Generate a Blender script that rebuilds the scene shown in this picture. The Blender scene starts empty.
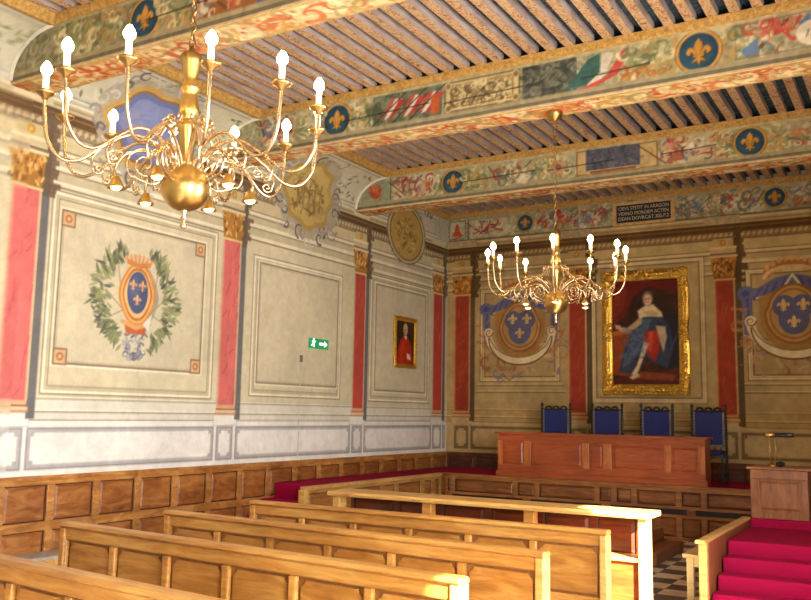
import bpy, math, random
import numpy as np
from mathutils import Vector, Matrix
random.seed(7); RNG = np.random.default_rng(11)
SC = bpy.context.scene
COL = SC.collection
PI = math.pi

# ---------------------------------------------------------------- materials
def lin(c):
    out = []
    for v in c[:3]:
        v = v/255.0
        out.append(v/12.92 if v <= 0.04045 else ((v+0.055)/1.055)**2.4)
    return tuple(out)
def lin4(c): return lin(c)+(1.0,)

def new_mat(name):
    m = bpy.data.materials.new(name); m.use_nodes = True
    nt = m.node_tree; nt.nodes.clear()
    out = nt.nodes.new('ShaderNodeOutputMaterial')
    b = nt.nodes.new('ShaderNodeBsdfPrincipled')
    nt.links.new(b.outputs[0], out.inputs[0])
    return m, nt, b

def tex_coord(nt, scale=(1,1,1), kind='Object'):
    tc = nt.nodes.new('ShaderNodeTexCoord'); mp = nt.nodes.new('ShaderNodeMapping')
    mp.inputs['Scale'].default_value = scale
    nt.links.new(tc.outputs[kind], mp.inputs['Vector'])
    return mp.outputs['Vector']

def ramp(nt, fac, stops):
    r = nt.nodes.new('ShaderNodeValToRGB'); e = r.color_ramp.elements
    while len(e) < len(stops): e.new(0.5)
    for i, (p, c) in enumerate(stops):
        e[i].position = p; e[i].color = lin4(c)
    nt.links.new(fac, r.inputs[0]); return r.outputs['Color']

def noise(nt, vec, scale, detail=4, rough=0.6, dist=0.0):
    n = nt.nodes.new('ShaderNodeTexNoise')
    n.inputs['Scale'].default_value = scale; n.inputs['Detail'].default_value = detail
    n.inputs['Roughness'].default_value = rough; n.inputs['Distortion'].default_value = dist
    nt.links.new(vec, n.inputs['Vector']); return n.outputs['Fac']

def bump(nt, b, h, strength=0.2, dist=0.01):
    bp = nt.nodes.new('ShaderNodeBump'); bp.inputs['Strength'].default_value = strength
    bp.inputs['Distance'].default_value = dist
    nt.links.new(h, bp.inputs['Height']); nt.links.new(bp.outputs[0], b.inputs['Normal'])

def wood(name, dark, mid, light, scale=(1.2,9,9), rough=0.38, coat=0.15):
    m, nt, b = new_mat(name)
    v = tex_coord(nt, scale)
    f = noise(nt, v, 2.2, 6, 0.62, 0.9)
    c = ramp(nt, f, [(0.28,dark),(0.5,mid),(0.72,light)])
    v2 = tex_coord(nt, (1,1,1)); f2 = noise(nt, v2, 1.7, 3, 0.5)
    mx = nt.nodes.new('ShaderNodeMixRGB'); mx.blend_type = 'MULTIPLY'; mx.inputs[0].default_value = 0.5
    c2 = ramp(nt, f2, [(0.3,(175,160,150)),(0.7,(255,255,255))])
    nt.links.new(c, mx.inputs[1]); nt.links.new(c2, mx.inputs[2])
    nt.links.new(mx.outputs[0], b.inputs['Base Color'])
    b.inputs['Roughness'].default_value = rough
    b.inputs['Coat Weight'].default_value = coat; b.inputs['Coat Roughness'].default_value = 0.25
    bump(nt, b, f, 0.12, 0.004)
    return m

def plain(name, c, rough=0.6, metal=0.0, var=0.12, nscale=14, spec=0.5):
    m, nt, b = new_mat(name)
    v = tex_coord(nt); f = noise(nt, v, nscale, 4)
    lo = tuple(max(0,x*(1-var)) for x in c); hi = tuple(min(255,x*(1+var)) for x in c)
    nt.links.new(ramp(nt, f, [(0.3,lo),(0.7,hi)]), b.inputs['Base Color'])
    b.inputs['Roughness'].default_value = rough; b.inputs['Metallic'].default_value = metal
    b.inputs['Specular IOR Level'].default_value = spec
    return m

def emit(name, c, strength):
    m, nt, b = new_mat(name)
    b.inputs['Base Color'].default_value = lin4(c)
    b.inputs['Emission Color'].default_value = lin4(c)
    b.inputs['Emission Strength'].default_value = strength
    return m

def painted(name, rough=0.85, amount=0.35, scale=5.0):
    """paint on plaster or wood: colour attribute broken up by two noises"""
    m, nt, b = new_mat(name)
    at = nt.nodes.new('ShaderNodeAttribute'); at.attribute_name = 'Col'
    v = tex_coord(nt)
    f = noise(nt, v, scale, 6, 0.7)
    c2 = ramp(nt, f, [(0.25,(200,192,178)),(0.5,(240,238,232)),(0.75,(255,255,255))])
    mx = nt.nodes.new('ShaderNodeMixRGB'); mx.blend_type = 'MULTIPLY'; mx.inputs[0].default_value = amount*2
    nt.links.new(at.outputs['Color'], mx.inputs[1]); nt.links.new(c2, mx.inputs[2])
    nt.links.new(mx.outputs[0], b.inputs['Base Color'])
    b.inputs['Roughness'].default_value = rough; b.inputs['Specular IOR Level'].default_value = 0.15
    return m

def patterned(name, stops, scale, vscale=(1,1,1), dist=2.0, rough=0.8):
    m, nt, b = new_mat(name)
    v = tex_coord(nt, vscale)
    f = noise(nt, v, scale, 5, 0.7, dist)
    nt.links.new(ramp(nt, f, stops), b.inputs['Base Color'])
    b.inputs['Roughness'].default_value = rough; b.inputs['Specular IOR Level'].default_value = 0.2
    return m

def carpet(name, c):
    m, nt, b = new_mat(name)
    v = tex_coord(nt); f = noise(nt, v, 160, 3); g = noise(nt, v, 3, 4)
    mx = nt.nodes.new('ShaderNodeMath'); mx.operation = 'ADD'
    nt.links.new(f, mx.inputs[0]); nt.links.new(g, mx.inputs[1])
    nt.links.new(ramp(nt, mx.outputs[0], [(0.35,tuple(x*0.75 for x in c)),(0.65,tuple(min(255,x*1.12) for x in c))]), b.inputs['Base Color'])
    # ramp input runs 0..2 : halve it
    mx.operation = 'MULTIPLY_ADD'; mx.inputs[1].default_value = 0.5
    nt.links.remove(mx.inputs[1].links[0]); nt.links.new(g, mx.inputs[2])
    mx.inputs[2].default_value = 0.0
    b.inputs['Roughness'].default_value = 0.95; b.inputs['Sheen Weight'].default_value = 0.0
    b.inputs['Specular IOR Level'].default_value = 0.1
    bump(nt, b, f, 0.3, 0.004)
    return m

def checker(name, a, c, size):
    m, nt, b = new_mat(name)
    v = tex_coord(nt); ck = nt.nodes.new('ShaderNodeTexChecker')
    ck.inputs['Scale'].default_value = 1.0/size
    ck.inputs['Color1'].default_value = lin4(a); ck.inputs['Color2'].default_value = lin4(c)
    nt.links.new(v, ck.inputs['Vector'])
    f = noise(nt, v, 6, 5)
    mx = nt.nodes.new('ShaderNodeMixRGB'); mx.blend_type = 'MULTIPLY'; mx.inputs[0].default_value = 0.6
    nt.links.new(ck.outputs['Color'], mx.inputs[1])
    nt.links.new(ramp(nt, f, [(0.3,(190,185,180)),(0.7,(255,255,255))]), mx.inputs[2])
    nt.links.new(mx.outputs[0], b.inputs['Base Color']); b.inputs['Roughness'].default_value = 0.45
    return m

M = {}
M['oak'] = wood('honey_oak', (150,96,38), (192,134,60), (214,166,90))
M['oak_light'] = wood('pale_oak', (186,132,62), (216,168,92), (234,194,122))
M['bench_sunlit'] = wood('bench_wood_sunlit', (228,200,132), (246,224,160), (250,234,186), rough=0.5)  # side bench wood paled: sunlight on it put into the colour
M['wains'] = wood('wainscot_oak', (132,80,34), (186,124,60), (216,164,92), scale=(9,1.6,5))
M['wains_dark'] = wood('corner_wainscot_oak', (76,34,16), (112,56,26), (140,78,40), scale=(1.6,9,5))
M['red_wood'] = wood('desk_mahogany', (144,58,22), (174,80,32), (192,100,46))
M['red_stile_lit'] = wood('desk_stile_mahogany_lit', (176,86,32), (204,116,50), (220,142,74), scale=(6,6,1.2))  # lighter copy of the desk wood: light on the stiles in the colour
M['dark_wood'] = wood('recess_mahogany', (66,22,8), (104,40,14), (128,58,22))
M['front_wood'] = wood('platform_oak', (116,70,30), (164,104,50), (190,132,72))
M['lectern_wood'] = wood('lectern_oak', (104,60,30), (140,84,46), (160,106,64), scale=(6,6,1.2))
M['black_wood'] = plain('ebonised_wood_and_gap_shade', (26,20,18), 0.4)  # chair wood; also the painted shade in the platform gap
M['blue'] = plain('blue_upholstery', (34,42,104), 0.85, var=0.15, nscale=40)
M['brass'] = plain('brass', (184,152,90), 0.32, 1.0, 0.06)
M['brass_dull'] = plain('dull_brass', (160,128,78), 0.32, 1.0, 0.10)
M['silver'] = plain('nickel_brass', (198,172,136), 0.27, 1.0, 0.06)
M['gilt'] = plain('gilding', (238,172,72), 0.34, 0.85, 0.22, 40)
M['gilt_band'] = patterned('gilded_moulding', [(0.3,(136,98,42)),(0.5,(176,134,68)),(0.7,(198,162,96))], 26, (1,1,1), 0.4, 0.55)
M['candle'] = emit('candle_tube_glow', (255,242,216), 0.9)  # tube is no lamp: its brightness is an added faint glow
M['bulb'] = emit('bulb_glow', (255,214,150), 75.0)
M['spot'] = emit('spot_glow', (255,222,160), 9.0)
M['carpet'] = carpet('crimson_carpet', (138,12,54))
M['oak_groove_shade'] = plain('oak_groove_shade', (134,84,34), 0.6)  # darker oak: shade of the pew panel grooves put into the colour
M['oak_panel'] = wood('honey_oak_panel', (138,86,32), (180,122,52), (204,154,80))
M['groove_shade'] = plain('panel_groove_shade', (62,36,18), 0.7)  # dark tone stands in for the moulding shade around each panel
M['wains_panel'] = wood('wainscot_panel_oak_shaded', (112,62,26), (162,98,46), (192,136,72), scale=(9,1.6,5))  # field darker than its frame: relief shading in the colour
M['wains_dark_panel'] = wood('corner_wainscot_panel_shaded', (66,28,14), (96,46,22), (120,64,34), scale=(1.6,9,5))  # darker field again, relief shading in the colour
M['front_panel'] = wood('platform_panel_oak_shaded', (96,54,24), (140,84,40), (168,112,60))  # relief shading in the colour, as on the wainscot fields
M['oak_y'] = wood('walkway_oak', (150,100,46), (190,140,72), (214,170,104), scale=(9,1.2,9))
M['oak_y_panel'] = wood('walkway_panel_oak_shaded', (128,80,34), (168,112,52), (190,138,76), scale=(9,1.2,9))  # field shaded darker in colour to show the relief
M['ledge'] = plain('cornice_paint', (170,146,104), 0.85)
M['cable'] = plain('cable_paint', (196,186,166), 0.8)
M['tile'] = checker('marble_checker', (246,230,206), (104,98,102), 0.30)
M['stone'] = plain('grey_stone', (172,164,152), 0.7)
M['plaster'] = plain('limewash_plaster', (216,208,190), 0.9, nscale=3)
M['soffit'] = patterned('painted_soffit', [(0.30,(196,92,52)),(0.42,(226,176,104)),(0.55,(240,222,176)),(0.68,(214,150,70)),(0.78,(236,214,160))], 5, (0.8,1.5,1.5), 2.5)
M['joist'] = patterned('painted_joist', [(0.34,(134,78,50)),(0.43,(172,130,90)),(0.5,(200,170,130)),(0.57,(166,120,82)),(0.66,(126,86,70))], 20, (1,0.7,1), 1.0)
M['joist_side'] = patterned('joist_side_paint', [(0.3,(140,116,104)),(0.7,(188,168,156))], 6, (1,0.4,1), 0.5)
M['board'] = patterned('ceiling_board_paint', [(0.35,(28,32,38)),(0.5,(54,66,80)),(0.62,(74,92,84)),(0.72,(116,110,76))], 16, (1,1,1), 1.5)
M['paint'] = painted('fresco_paint', 0.9, 0.12, 5.0)
M['beam_paint'] = painted('beam_paint', 0.8, 0.35, 7.0)
M['oil'] = painted('oil_paint', 0.4, 0.15, 12.0)
M['green'] = emit('exit_green', (30,150,92), 0.35)
M['white'] = emit('exit_white', (240,255,245), 0.8)
M['black'] = plain('black_lacquer', (20,20,20), 0.35)
M['grey'] = plain('grey_plastic', (120,110,95), 0.5)
M['letter'] = plain('plaque_letters', (206,190,160), 0.7)
M['slate'] = plain('plaque_black', (34,28,26), 0.6)

# ---------------------------------------------------------------- mesh helpers
class MB:
    def __init__(s, T=None): s.v = []; s.f = []; s.m = []; s.T = T; s.mi = 0
    def add(s, vs, fs):
        n = len(s.v)
        s.v += [tuple(s.T(*p)) if s.T else tuple(p) for p in vs]
        s.f += [tuple(i+n for i in f) for f in fs]; s.m += [s.mi]*len(fs)
    def box(s, x0,x1,y0,y1,z0,z1):
        s.add([(x0,y0,z0),(x1,y0,z0),(x1,y1,z0),(x0,y1,z0),(x0,y0,z1),(x1,y0,z1),(x1,y1,z1),(x0,y1,z1)],
              [(0,3,2,1),(4,5,6,7),(0,1,5,4),(1,2,6,5),(2,3,7,6),(3,0,4,7)])
    def frustum(s, u0,u1,v0,v1,n0,n1,ins):
        """raised field on a (u, n, v) panel: base at n0, top at n1 inset by ins"""
        s.add([(u0,n0,v0),(u1,n0,v0),(u1,n0,v1),(u0,n0,v1),(u0+ins,n1,v0+ins),(u1-ins,n1,v0+ins),(u1-ins,n1,v1-ins),(u0+ins,n1,v1-ins)],
              [(0,1,5,4),(1,2,6,5),(2,3,7,6),(3,0,4,7),(4,5,6,7)])
    def prism(s, pts, axis, a, b):
        """polygon pts (2D) extruded along axis 0/1/2 from a to b"""
        def P(p, t):
            return (t,p[0],p[1]) if axis == 0 else (p[0],t,p[1]) if axis == 1 else (p[0],p[1],t)
        n = len(pts)
        s.add([P(p,a) for p in pts]+[P(p,b) for p in pts],
              [tuple(range(n))[::-1], tuple(range(n,2*n))]+[(i,(i+1)%n,n+(i+1)%n,n+i) for i in range(n)])
    def lathe(s, prof, c=(0,0,0), seg=20, axis='z', flute=0.0, nfl=12):
        vs = []; fs = []; k = len(prof)
        for i in range(seg):
            a = 2*PI*i/seg
            for r, z in prof:
                rr = r*(1+flute*math.cos(nfl*a))
                x, y = rr*math.cos(a), rr*math.sin(a)
                p = (x,y,z) if axis == 'z' else (x,z,y) if axis == 'y' else (z,x,y)
                vs.append((c[0]+p[0],c[1]+p[1],c[2]+p[2]))
        for i in range(seg):
            j = (i+1)%seg
            for q in range(k-1):
                fs.append((i*k+q, j*k+q, j*k+q+1, i*k+q+1))
        s.add(vs, fs)
    def tube(s, pts, r, seg=8, closed=False):
        pts = [Vector(p) for p in pts]; n = len(pts)
        rs = r if isinstance(r,(list,tuple)) else [r]*n
        vs = []; fs = []; up = None
        for i, p in enumerate(pts):
            if closed: t = pts[(i+1)%n]-pts[i-1]
            else: t = pts[min(i+1,n-1)]-pts[max(i-1,0)]
            if t.length < 1e-9: t = Vector((0,0,1))
            t.normalize()
            if up is None: up = t.orthogonal().normalized()
            else:
                up = up - t*up.dot(t)
                up = up.normalized() if up.length > 1e-6 else t.orthogonal().normalized()
            w = t.cross(up)
            for k in range(seg):
                a = 2*PI*k/seg
                vs.append(tuple(p+(up*math.cos(a)+w*math.sin(a))*rs[i]))
        for i in range(n if closed else n-1):
            j = (i+1)%n
            for k in range(seg):
                l = (k+1)%seg
                fs.append((i*seg+k, i*seg+l, j*seg+l, j*seg+k))
        if not closed:
            fs.append(tuple(range(seg))[::-1]); fs.append(tuple((n-1)*seg+k for k in range(seg)))
        s.add(vs, fs)
    def blob(s, c, r, seg=10, rings=6):
        prof = [(max(1e-4,math.sin(PI*i/rings)), -math.cos(PI*i/rings)) for i in range(rings+1)]
        vs = []; fs = []; k = len(prof)
        for i in range(seg):
            a = 2*PI*i/seg
            for q, z in prof: vs.append((c[0]+q*math.cos(a)*r[0], c[1]+q*math.sin(a)*r[1], c[2]+z*r[2]))
        for i in range(seg):
            j = (i+1)%seg
            for q in range(k-1): fs.append((i*k+q, j*k+q, j*k+q+1, i*k+q+1))
        s.add(vs, fs)
    def build(s, name, mats, parent=None, bevel=0.0, smooth=False, origin=None):
        me = bpy.data.meshes.new(name)
        org = Vector(origin) if origin else Vector((0,0,0))
        vs = [tuple(Vector(p)-org) for p in s.v] if origin else s.v
        me.from_pydata(vs, [], s.f)
        mats = mats if isinstance(mats,(list,tuple)) else [mats]
        for m in mats: me.materials.append(m)
        if len(mats) > 1: me.polygons.foreach_set('material_index', s.m)
        if smooth: me.polygons.foreach_set('use_smooth', [True]*len(me.polygons))
        me.validate(); me.update()
        import bmesh
        bm = bmesh.new(); bm.from_mesh(me); bmesh.ops.recalc_face_normals(bm, faces=bm.faces); bm.to_mesh(me); bm.free()
        o = bpy.data.objects.new(name, me); COL.objects.link(o); o.location = org
        if parent: o.parent = parent
        if bevel:
            b = o.modifiers.new('edge','BEVEL'); b.width = bevel; b.segments = 2; b.limit_method = 'ANGLE'; b.angle_limit = 0.6
        return o

def tag(o, label=None, cat=None, group=None, kind=None):
    if label: o['label'] = label
    if cat: o['category'] = cat
    if group: o['group'] = group
    if kind: o['kind'] = kind
    return o
def thing(name, label, cat, loc=(0,0,0), rz=0, group=None):
    o = bpy.data.objects.new(name, None); COL.objects.link(o)
    o.empty_display_size = 0.1; o.location = loc; o.rotation_euler = (0,0,rz)
    return tag(o, label, cat, group)
def dup(root, loc, label=None, rz=None):
    def cp(o, par):
        c = o.copy(); COL.objects.link(c); c.parent = par
        for ch in [q for q in o.children]: cp(ch, c)
        return c
    r = cp(root, None); r.location = loc
    if rz is not None: r.rotation_euler = (0,0,rz)
    if label: r['label'] = label
    return r
def struct(mb, name, mats, parent=None, **k):
    o = mb.build(name, mats, parent, **k)
    if parent is None: o['kind'] = 'structure'
    return o

# ---------------------------------------------------------------- painter
class Canvas:
    """a picture painted in metres; becomes a finely divided mesh carrying a colour attribute"""
    def __init__(s, u0, u1, v0, v1, res, base):
        s.u0, s.u1, s.v0, s.v1 = u0, u1, v0, v1
        s.nu = max(2,int(round((u1-u0)/res))+1); s.nv = max(2,int(round((v1-v0)/res))+1)
        s.U, s.V = np.meshgrid(np.linspace(u0,u1,s.nu), np.linspace(v0,v1,s.nv))
        s.r = (u1-u0)/(s.nu-1)
        s.a = np.empty((s.nv,s.nu,3)); s.a[:] = base
    def win(s, a, b, c, d):
        p = s.r*2
        i0 = int(np.clip((a-p-s.u0)/(s.u1-s.u0)*(s.nu-1),0,s.nu-1)); i1 = int(np.clip((b+p-s.u0)/(s.u1-s.u0)*(s.nu-1)+2,0,s.nu))
        j0 = int(np.clip((c-p-s.v0)/(s.v1-s.v0)*(s.nv-1),0,s.nv-1)); j1 = int(np.clip((d+p-s.v0)/(s.v1-s.v0)*(s.nv-1)+2,0,s.nv))
        return slice(j0,j1), slice(i0,i1)
    def put(s, w, mask, col, al=1.0):
        m = (np.clip(mask,0,1)*al)[...,None]
        s.a[w] = s.a[w]*(1-m)+np.asarray(col,float)*m
    def rect(s, a, b, c, d, col, al=1.0, soft=None):
        if b <= a or d <= c: return
        w = s.win(a,b,c,d); h = soft or s.r
        U, V = s.U[w], s.V[w]
        if U.size == 0: return
        dx = np.clip(np.minimum(U-a,b-U)/h+0.5,0,1)*min(1,(b-a)/h); dy = np.clip(np.minimum(V-c,d-V)/h+0.5,0,1)*min(1,(d-c)/h)
        s.put(w, dx*dy, col, al)
    def ring(s, a, b, c, d, t, col, al=1.0):
        s.rect(a,b,c,c+t,col,al); s.rect(a,b,d-t,d,col,al); s.rect(a,a+t,c+t,d-t,col,al); s.rect(b-t,b,c+t,d-t,col,al)
    def ell(s, cu, cv, ru, rv, col, al=1.0, soft=None, rot=0.0):
        q = max(ru,rv); w = s.win(cu-q,cu+q,cv-q,cv+q)
        U, V = s.U[w]-cu, s.V[w]-cv
        if U.size == 0: return
        if rot: U, V = U*math.cos(rot)+V*math.sin(rot), -U*math.sin(rot)+V*math.cos(rot)
        h = soft or s.r; k = np.sqrt((U/ru)**2+(V/rv)**2)
        s.put(w, (1-k)*min(ru,rv)/h+0.5, col, al)
    def poly(s, pts, col, al=1.0, soft=None):
        us = [p[0] for p in pts]; vs = [p[1] for p in pts]; h = soft or s.r
        w = s.win(min(us)-h,max(us)+h,min(vs)-h,max(vs)+h); U, V = s.U[w], s.V[w]
        if U.size == 0: return
        ins = np.zeros(U.shape,bool); dist = np.full(U.shape,1e9)
        for i in range(len(pts)):
            (x1,y1),(x2,y2) = pts[i-1], pts[i]
            cr = ((y1 > V) != (y2 > V))
            with np.errstate(divide='ignore',invalid='ignore'):
                xi = (x2-x1)*(V-y1)/((y2-y1) if y2 != y1 else 1e-9)+x1
            ins ^= cr & (U < xi)
            L2 = (x2-x1)**2+(y2-y1)**2+1e-12
            t = np.clip(((U-x1)*(x2-x1)+(V-y1)*(y2-y1))/L2,0,1)
            dist = np.minimum(dist, np.hypot(U-x1-t*(x2-x1), V-y1-t*(y2-y1)))
        sd = np.where(ins,dist,-dist)
        s.put(w, sd/h+0.5, col, al)
    def stroke(s, pts, wd, col, al=1.0, soft=None, taper=False):
        us = [p[0] for p in pts]; vs = [p[1] for p in pts]; h = soft or s.r
        w = s.win(min(us)-wd-h,max(us)+wd+h,min(vs)-wd-h,max(vs)+wd+h); U, V = s.U[w], s.V[w]
        if U.size == 0: return
        best = np.full(U.shape,-1e9); n = len(pts)-1
        for i in range(n):
            (x1,y1),(x2,y2) = pts[i], pts[i+1]
            L2 = (x2-x1)**2+(y2-y1)**2+1e-12
            t = np.clip(((U-x1)*(x2-x1)+(V-y1)*(y2-y1))/L2,0,1)
            d = np.hypot(U-x1-t*(x2-x1), V-y1-t*(y2-y1))
            hw = wd/2*(1-(i+t)/n*0.85) if taper else wd/2
            best = np.maximum(best, hw-d)
        s.put(w, best/h+0.5, col, al)
    def curl(s, cu, cv, r, a0, turns, wd, col, al=1.0, flip=1):
        n = 22
        pts = [(cu+r*(1-0.85*i/n)*math.cos(a0+flip*turns*2*PI*i/n), cv+r*(1-0.85*i/n)*math.sin(a0+flip*turns*2*PI*i/n)) for i in range(n+1)]
        s.stroke(pts, wd, col, al, taper=True)
    def mottle(s, amt, cell, w=None):
        w = w or (slice(0,s.nv),slice(0,s.nu)); sh = s.a[w].shape
        k = max(1,int(cell/s.r)); gy, gx = sh[0]//k+2, sh[1]//k+2
        g = RNG.random((gy,gx)); y = np.arange(sh[0])/k; x = np.arange(sh[1])/k
        y0 = y.astype(int); x0 = x.astype(int); fy = (y-y0)[:,None]; fx = (x-x0)[None,:]
        z = (g[y0][:,x0]*(1-fy)*(1-fx)+g[y0+1][:,x0]*fy*(1-fx)+g[y0][:,x0+1]*(1-fy)*fx+g[y0+1][:,x0+1]*fy*fx)
        s.a[w] *= (1+(z-0.5)*2*amt)[...,None]
    def scatter(s, a, b, c, d, n, cols, smin, smax, al=0.8, curlp=0.3):
        """loose brushwork: short curved strokes and curls inside a rectangle"""
        for _ in range(n):
            u, v = random.uniform(a,b), random.uniform(c,d); col = random.choice(cols); L = random.uniform(smin,smax)
            if random.random() < curlp:
                s.curl(u, v, L*0.5, random.uniform(0,6.28), 0.9, L*0.28, col, al, random.choice((-1,1)))
            else:
                t = random.uniform(0,6.28); k = random.uniform(-1.2,1.2)
                pts = [(u+L*q*math.cos(t+k*q)-L/2*math.cos(t), v+0.7*L*q*math.sin(t+k*q)-L/3*math.sin(t)) for q in (0,0.33,0.66,1)]
                s.stroke(pts, L*random.uniform(0.15,0.4), col, al, taper=True)
    def leaf(s, u, v, t, L, w, col, al=1.0):
        c, q = math.cos(t), math.sin(t)
        pts = [(0,0),(0.3,0.5),(0.65,0.45),(1,0),(0.65,-0.4),(0.3,-0.5)]
        s.poly([(u+L*x*c-w*y*q, v+L*x*q+w*y*c) for x, y in pts], col, al)
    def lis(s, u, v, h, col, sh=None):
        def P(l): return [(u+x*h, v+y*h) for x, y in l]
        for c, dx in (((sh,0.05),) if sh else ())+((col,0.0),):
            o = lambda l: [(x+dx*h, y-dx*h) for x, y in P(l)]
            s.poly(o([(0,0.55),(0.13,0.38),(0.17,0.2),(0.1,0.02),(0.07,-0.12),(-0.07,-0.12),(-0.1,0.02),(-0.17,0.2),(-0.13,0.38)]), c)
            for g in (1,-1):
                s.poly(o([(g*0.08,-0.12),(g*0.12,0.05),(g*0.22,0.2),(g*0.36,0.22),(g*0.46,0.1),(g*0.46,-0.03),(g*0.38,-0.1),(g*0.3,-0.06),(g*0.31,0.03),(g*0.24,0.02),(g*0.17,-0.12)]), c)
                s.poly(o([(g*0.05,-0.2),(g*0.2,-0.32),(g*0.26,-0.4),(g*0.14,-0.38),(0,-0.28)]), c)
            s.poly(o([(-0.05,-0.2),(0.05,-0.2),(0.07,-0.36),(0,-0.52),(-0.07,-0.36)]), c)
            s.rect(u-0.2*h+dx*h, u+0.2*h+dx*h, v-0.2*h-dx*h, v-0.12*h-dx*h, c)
    def mesh(s, name, mapping, mat, parent=None):
        c = np.clip(s.a,0,255)/255.0
        c = np.where(c <= 0.04045, c/12.92, ((c+0.055)/1.055)**2.4)
        P = np.stack(mapping(s.U,s.V),-1).reshape(-1,3).astype(np.float32)
        nu, nv = s.nu, s.nv
        idx = np.arange(nu*nv).reshape(nv,nu)
        q = np.stack([idx[:-1,:-1],idx[:-1,1:],idx[1:,1:],idx[1:,:-1]],-1).reshape(-1,4)
        me = bpy.data.meshes.new(name)
        me.vertices.add(nu*nv); me.vertices.foreach_set('co',P.ravel())
        nf = len(q); me.loops.add(nf*4); me.loops.foreach_set('vertex_index',q.ravel().astype(np.int32))
        me.polygons.add(nf); me.polygons.foreach_set('loop_start',(np.arange(nf)*4).astype(np.int32))
        me.update(calc_edges=True)
        at = me.color_attributes.new('Col','FLOAT_COLOR','POINT')
        full = np.concatenate([c.reshape(-1,3),np.ones((nu*nv,1))],1).astype(np.float32)
        at.data.foreach_set('color',full.ravel())
        me.materials.append(mat)
        me.polygons.foreach_set('use_smooth',[True]*nf)
        o = bpy.data.objects.new(name,me); COL.objects.link(o)
        if parent: o.parent = parent
        return o

# ---------------------------------------------------------------- room dimensions
XR, YR = 8.30, -16.4          # right wall, rear wall
ZC = 5.615                     # underside of ceiling boards
ZJ = 5.52                     # underside of joists
BEAMS = [-3.19, -6.33, -9.42, -12.52]   # front faces of the cross beams
BW = 0.36; ZB0, ZB1 = 4.97, 5.52
WAIN = 1.03
PL = 0.746                    # platform height
COVE_X, COVE_Z0, COVE_H = 0.60, 4.98, 0.46

# floor
mb = MB(); mb.box(-0.3,XR+0.5,YR-0.3,0.3,-0.12,0.0); struct(mb,'floor',M['tile'])
# masonry walls (the painted skin sits on them)
mb = MB(); mb.box(-0.35,-0.01,YR-0.3,0.3,0,6.0); wall_left = struct(mb,'wall_left',M['plaster'])
mb = MB(); mb.box(-0.01,XR+0.5,0.01,0.35,0,6.0); wall_back = struct(mb,'wall_back',M['plaster'])
mb = MB(); mb.box(-0.35,XR+0.5,YR-0.35,YR,0,6.0); struct(mb,'wall_rear',M['plaster'])
# right wall with window openings
WINS = [(-16.25,-15.3,0.75,3.45),(-13.25,-12.2,0.75,3.08),(-10.35,-8.35,0.75,3.45)]  # unseen openings, sized to place the sun patches; first added to light pew fronts
mb = MB(); y = YR
for (a,b,c,d) in WINS:
    mb.box(XR,XR+0.45,y,a,0,6.0); mb.box(XR,XR+0.45,a,b,0,c); mb.box(XR,XR+0.45,a,b,d,6.0); y = b
mb.box(XR,XR+0.45,y,0.3,0,6.0); struct(mb,'wall_right',M['plaster'])
for i,(a,b,c,d) in enumerate(WINS):
    mb = MB(); x0 = XR+0.30
    mb.box(x0,x0+0.06,a,a+0.05,c,d); mb.box(x0,x0+0.06,b-0.05,b,c,d); mb.box(x0,x0+0.06,a+0.05,b-0.05,c,c+0.05); mb.box(x0,x0+0.06,a+0.05,b-0.05,d-0.05,d)
    struct(mb,'window_%d'%(i+1),M['oak_light'])
# ceiling boards + joists
mb = MB(); mb.box(-0.35,XR+0.5,YR-0.35,0.35,ZC,ZC+0.15); ceiling = struct(mb,'ceiling',M['board'])
jx = []; x = 0.72
while x < XR: jx.append(x); x += 0.2035
bays = [(BEAMS[0]+BW,0.0),(BEAMS[1]+BW,BEAMS[0]),(BEAMS[2]+BW,BEAMS[1]),(BEAMS[3]+BW,BEAMS[2]),(YR,BEAMS[3])]
for k,(a,b) in enumerate(bays):
    mb = MB()
    for x in ([0.12,0.3235,0.527] if k == 0 else [])+jx:
        w = 0.047
        mb.mi = 0; mb.add([(x-w,a,ZJ),(x+w,a,ZJ),(x+w,b,ZJ),(x-w,b,ZJ)],[(0,1,2,3)])
        mb.mi = 1
        mb.add([(x-w,a,ZJ),(x-w,b,ZJ),(x-w-0.006,b,ZJ+0.05),(x-w-0.006,a,ZJ+0.05),(x-w,b,ZC),(x-w,a,ZC)],[(0,1,2,3),(3,2,4,5)])
        mb.add([(x+w,a,ZJ),(x+w,b,ZJ),(x+w+0.006,b,ZJ+0.05),(x+w+0.006,a,ZJ+0.05),(x+w,b,ZC),(x+w,a,ZC)],[(0,3,2,1),(3,5,4,2)])
    o = struct(mb,'ceiling_joists',[M['joist'],M['joist_side']],ceiling)

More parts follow.
